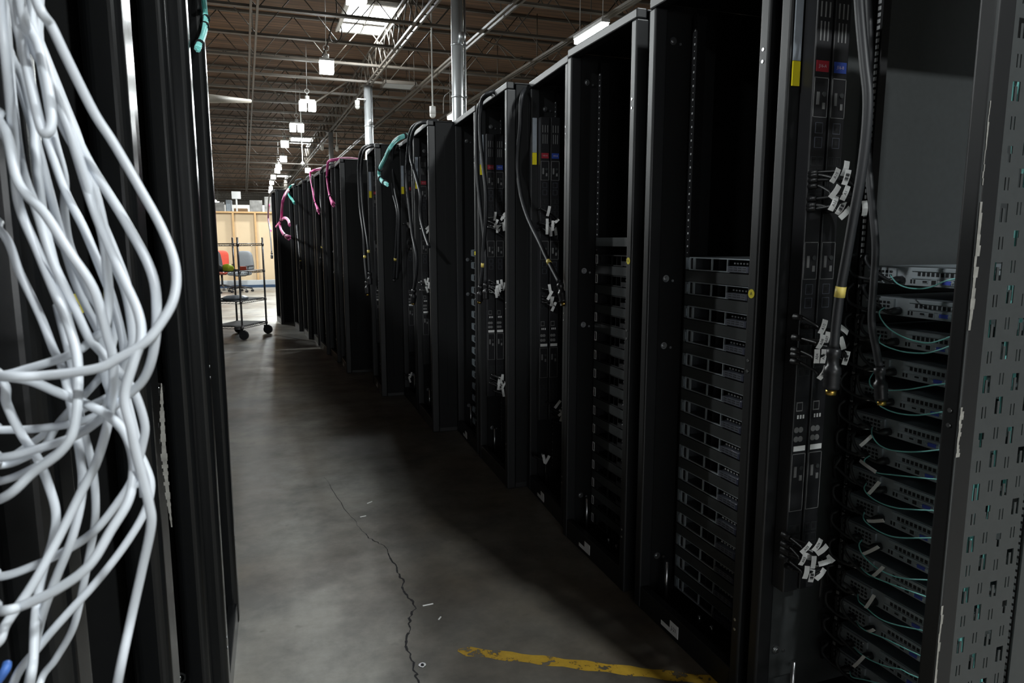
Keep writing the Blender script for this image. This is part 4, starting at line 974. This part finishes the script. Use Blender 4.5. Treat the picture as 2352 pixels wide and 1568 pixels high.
for (p0, p1, hz, m, lb) in ((490,516,2.85,'wrap_white','wrapped white load left of the brown carton above the plywood wall'),(518,534,2.95,'clear_wrap','clear-wrapped bluish load touching the brown carton above the plywood wall'),(537,569,2.62,'cardboard','brown carton load showing above the plywood wall'),(572,603,2.95,'wrap_white','wrapped white load right of the brown carton above the plywood wall'),(606,632,3.1,'wrap_white','wrapped white load at the rack ends above the plywood wall')):
    c0, c1 = ony(p0, 475, 31.0), ony(p1, 475, 31.0); wrapped((c0.x+c1.x)/2, 31.0, c1.x-c0.x, .6, hz, M[m], lb)
c = ony(543, 459, 30.6); mb = MB().box(c.x-.17, c.x+.17, 30.58, 30.63, 2.99, 3.28); mb.box(c.x-.03, c.x+.03, 30.60, 30.64, 0, 3.0); solo('white_sign_board', mb, M['paper_white'], 'small blank white board on a post above the brown carton load', 'board')
mb = MB().box(-8, 4, 36, 36.12, 0, 3.0); solo('storage_screen', mb, M['wall_paint'], 'pale crumpled sheeting behind the wrapped loads', 'sheet')

# ------------------------------------------------------------------ things hanging from the roof
def camera_dome(px, py, Y, label, arm=False):
    p = ony(px, py, Y); t = thing('security_camera', label, 'camera', p, 0, 'white roof cameras'); mb = MB()
    k = len(mb.v); mb.cyl((0,0,.02),(0,0,.16),.055,14); mb.sphere((0,0,.02),.055,.055,-.06,14,6,0,z0=0); obj('housing', mb.mesh('housing', M['white_plastic']), t)
    mb = MB()
    if arm: mb.tube([(0,0,.16),(0,0,.2),(arm,0,.2)], .018, 6)
    else: mb.tube([(0,0,.16),(0,0,ZD-p.z)], .012, 6)
    obj('mount', mb.mesh('mount', M['white_plastic']), t)
camera_dome(821, 247, 17.35, 'white dome camera bracketed to the left of the second column', .2)
camera_dome(994, 266, 12.5, 'white camera hanging over the mid-row racks, nearest the small strip lamp')
camera_dome(740, 343, 25.1, 'small white camera just left of the distant grey column', .22)
camera_dome(774, 345, 25.3, 'small white camera just right of the distant grey column')
p = ony(692, 300, 22.0); p2 = ony(693, 377, 22.0)
t = thing('hanging_rod', 'thin white rod with a sensor tip hanging from the roof over the aisle', 'rod', (p.x, 22.0, p2.z)); wpart('rod', MB().cyl((p.x,22,p2.z),(p.x,22,ZD), .016, 8), M['white_plastic'], t)
mb = MB(); mb.cyl((p.x,22,p2.z),(p.x,22,p2.z+.07), .07, 12, r2=.03); mb.cyl((p.x,22,p2.z-.03),(p.x,22,p2.z),.04,12); wpart('sensor', mb, M['white_plastic'], t)
p = ony(478, 226, 12.0); p2 = ony(575, 232, 12.9)
solo('roof_duct', MB().tube([Vector((p.x-2.5, p.y-.4, p.z)), p, p2], .05, 10, rads=[.075,.07,.03]), M['pale_tube'], 'pale tapered tube under the roof beside the last left rack', 'tube')
p = ony(915, 214, 17.2); t = thing('roof_vent', 'pale grey square vent panel in the dark roof right of the second column', 'vent', (p.x, 17.2, 5.0)); mb = MB().box(-.36,.36,-.3,.3,-.02,.02); obj('panel', mb.mesh('panel', M['grey_board']), t)
mb = MB()
for s in (-1,1):
    mb.box(s*.36-.02,s*.36+.02,-.32,.32,-.03,.04); mb.box(-.36,.36,s*.3-.02,s*.3+.02,-.03,.04)
    for q in (-1,1): mb.cyl((s*.33,q*.28,.04),(s*.33,q*.28,.9),.008,6)
obj('frame', mb.mesh('frame', M['joist_steel']), t)
for (pts, Y, lb) in (([(740,130),(752,100),(762,60),(773,30),(770,-20)], 13.4, 'tangled dark wire dropping from the roof to the nearest high-bay lamp'), ([(755,80),(762,96),(776,96),(785,80),(783,60)], 13.5, 'looped wire hanging left of the big skylight'),
        ([(1110,90),(1130,100),(1150,105),(1170,120),(1186,134),(1200,130)], 12.4, 'loose wire sagging between roof joists behind the nearest column'), ([(1019,262),(1020,226),(1030,214),(1044,203)], 13.0, 'bent conduit wire left of the nearest column')):
    mb = MB().tube(spline([ony(x, y, Y) for x, y in pts], 6), .012, 6); solo('roof_wire', mb, M['joist_steel'], lb, 'wire')
# scraps on the floor
for (x, y, l, a, lb) in ((849,1154,.035,.6,'small white plastic scrap on the floor in mid aisle'), (834,1186,.03,.2,'tiny pale scrap on the floor beside the top of the crack'), (983,1389,.04,.05,'thin pale scrap on the floor right of the crack'), (1010,520+900,.02,.9,'tiny white scrap on the floor above the yellow line')):
    c = onz(x, y); d = Vector((math.cos(a), math.sin(a), 0)); mb = MB(); mb.obox(c+Vector((0,0,.0015)), d, Vector((-d.y,d.x,0)), Vector((0,0,1)), l/2, .0022, .0013); solo('plastic_scrap', mb, M['paper_white'], lb, 'scrap')
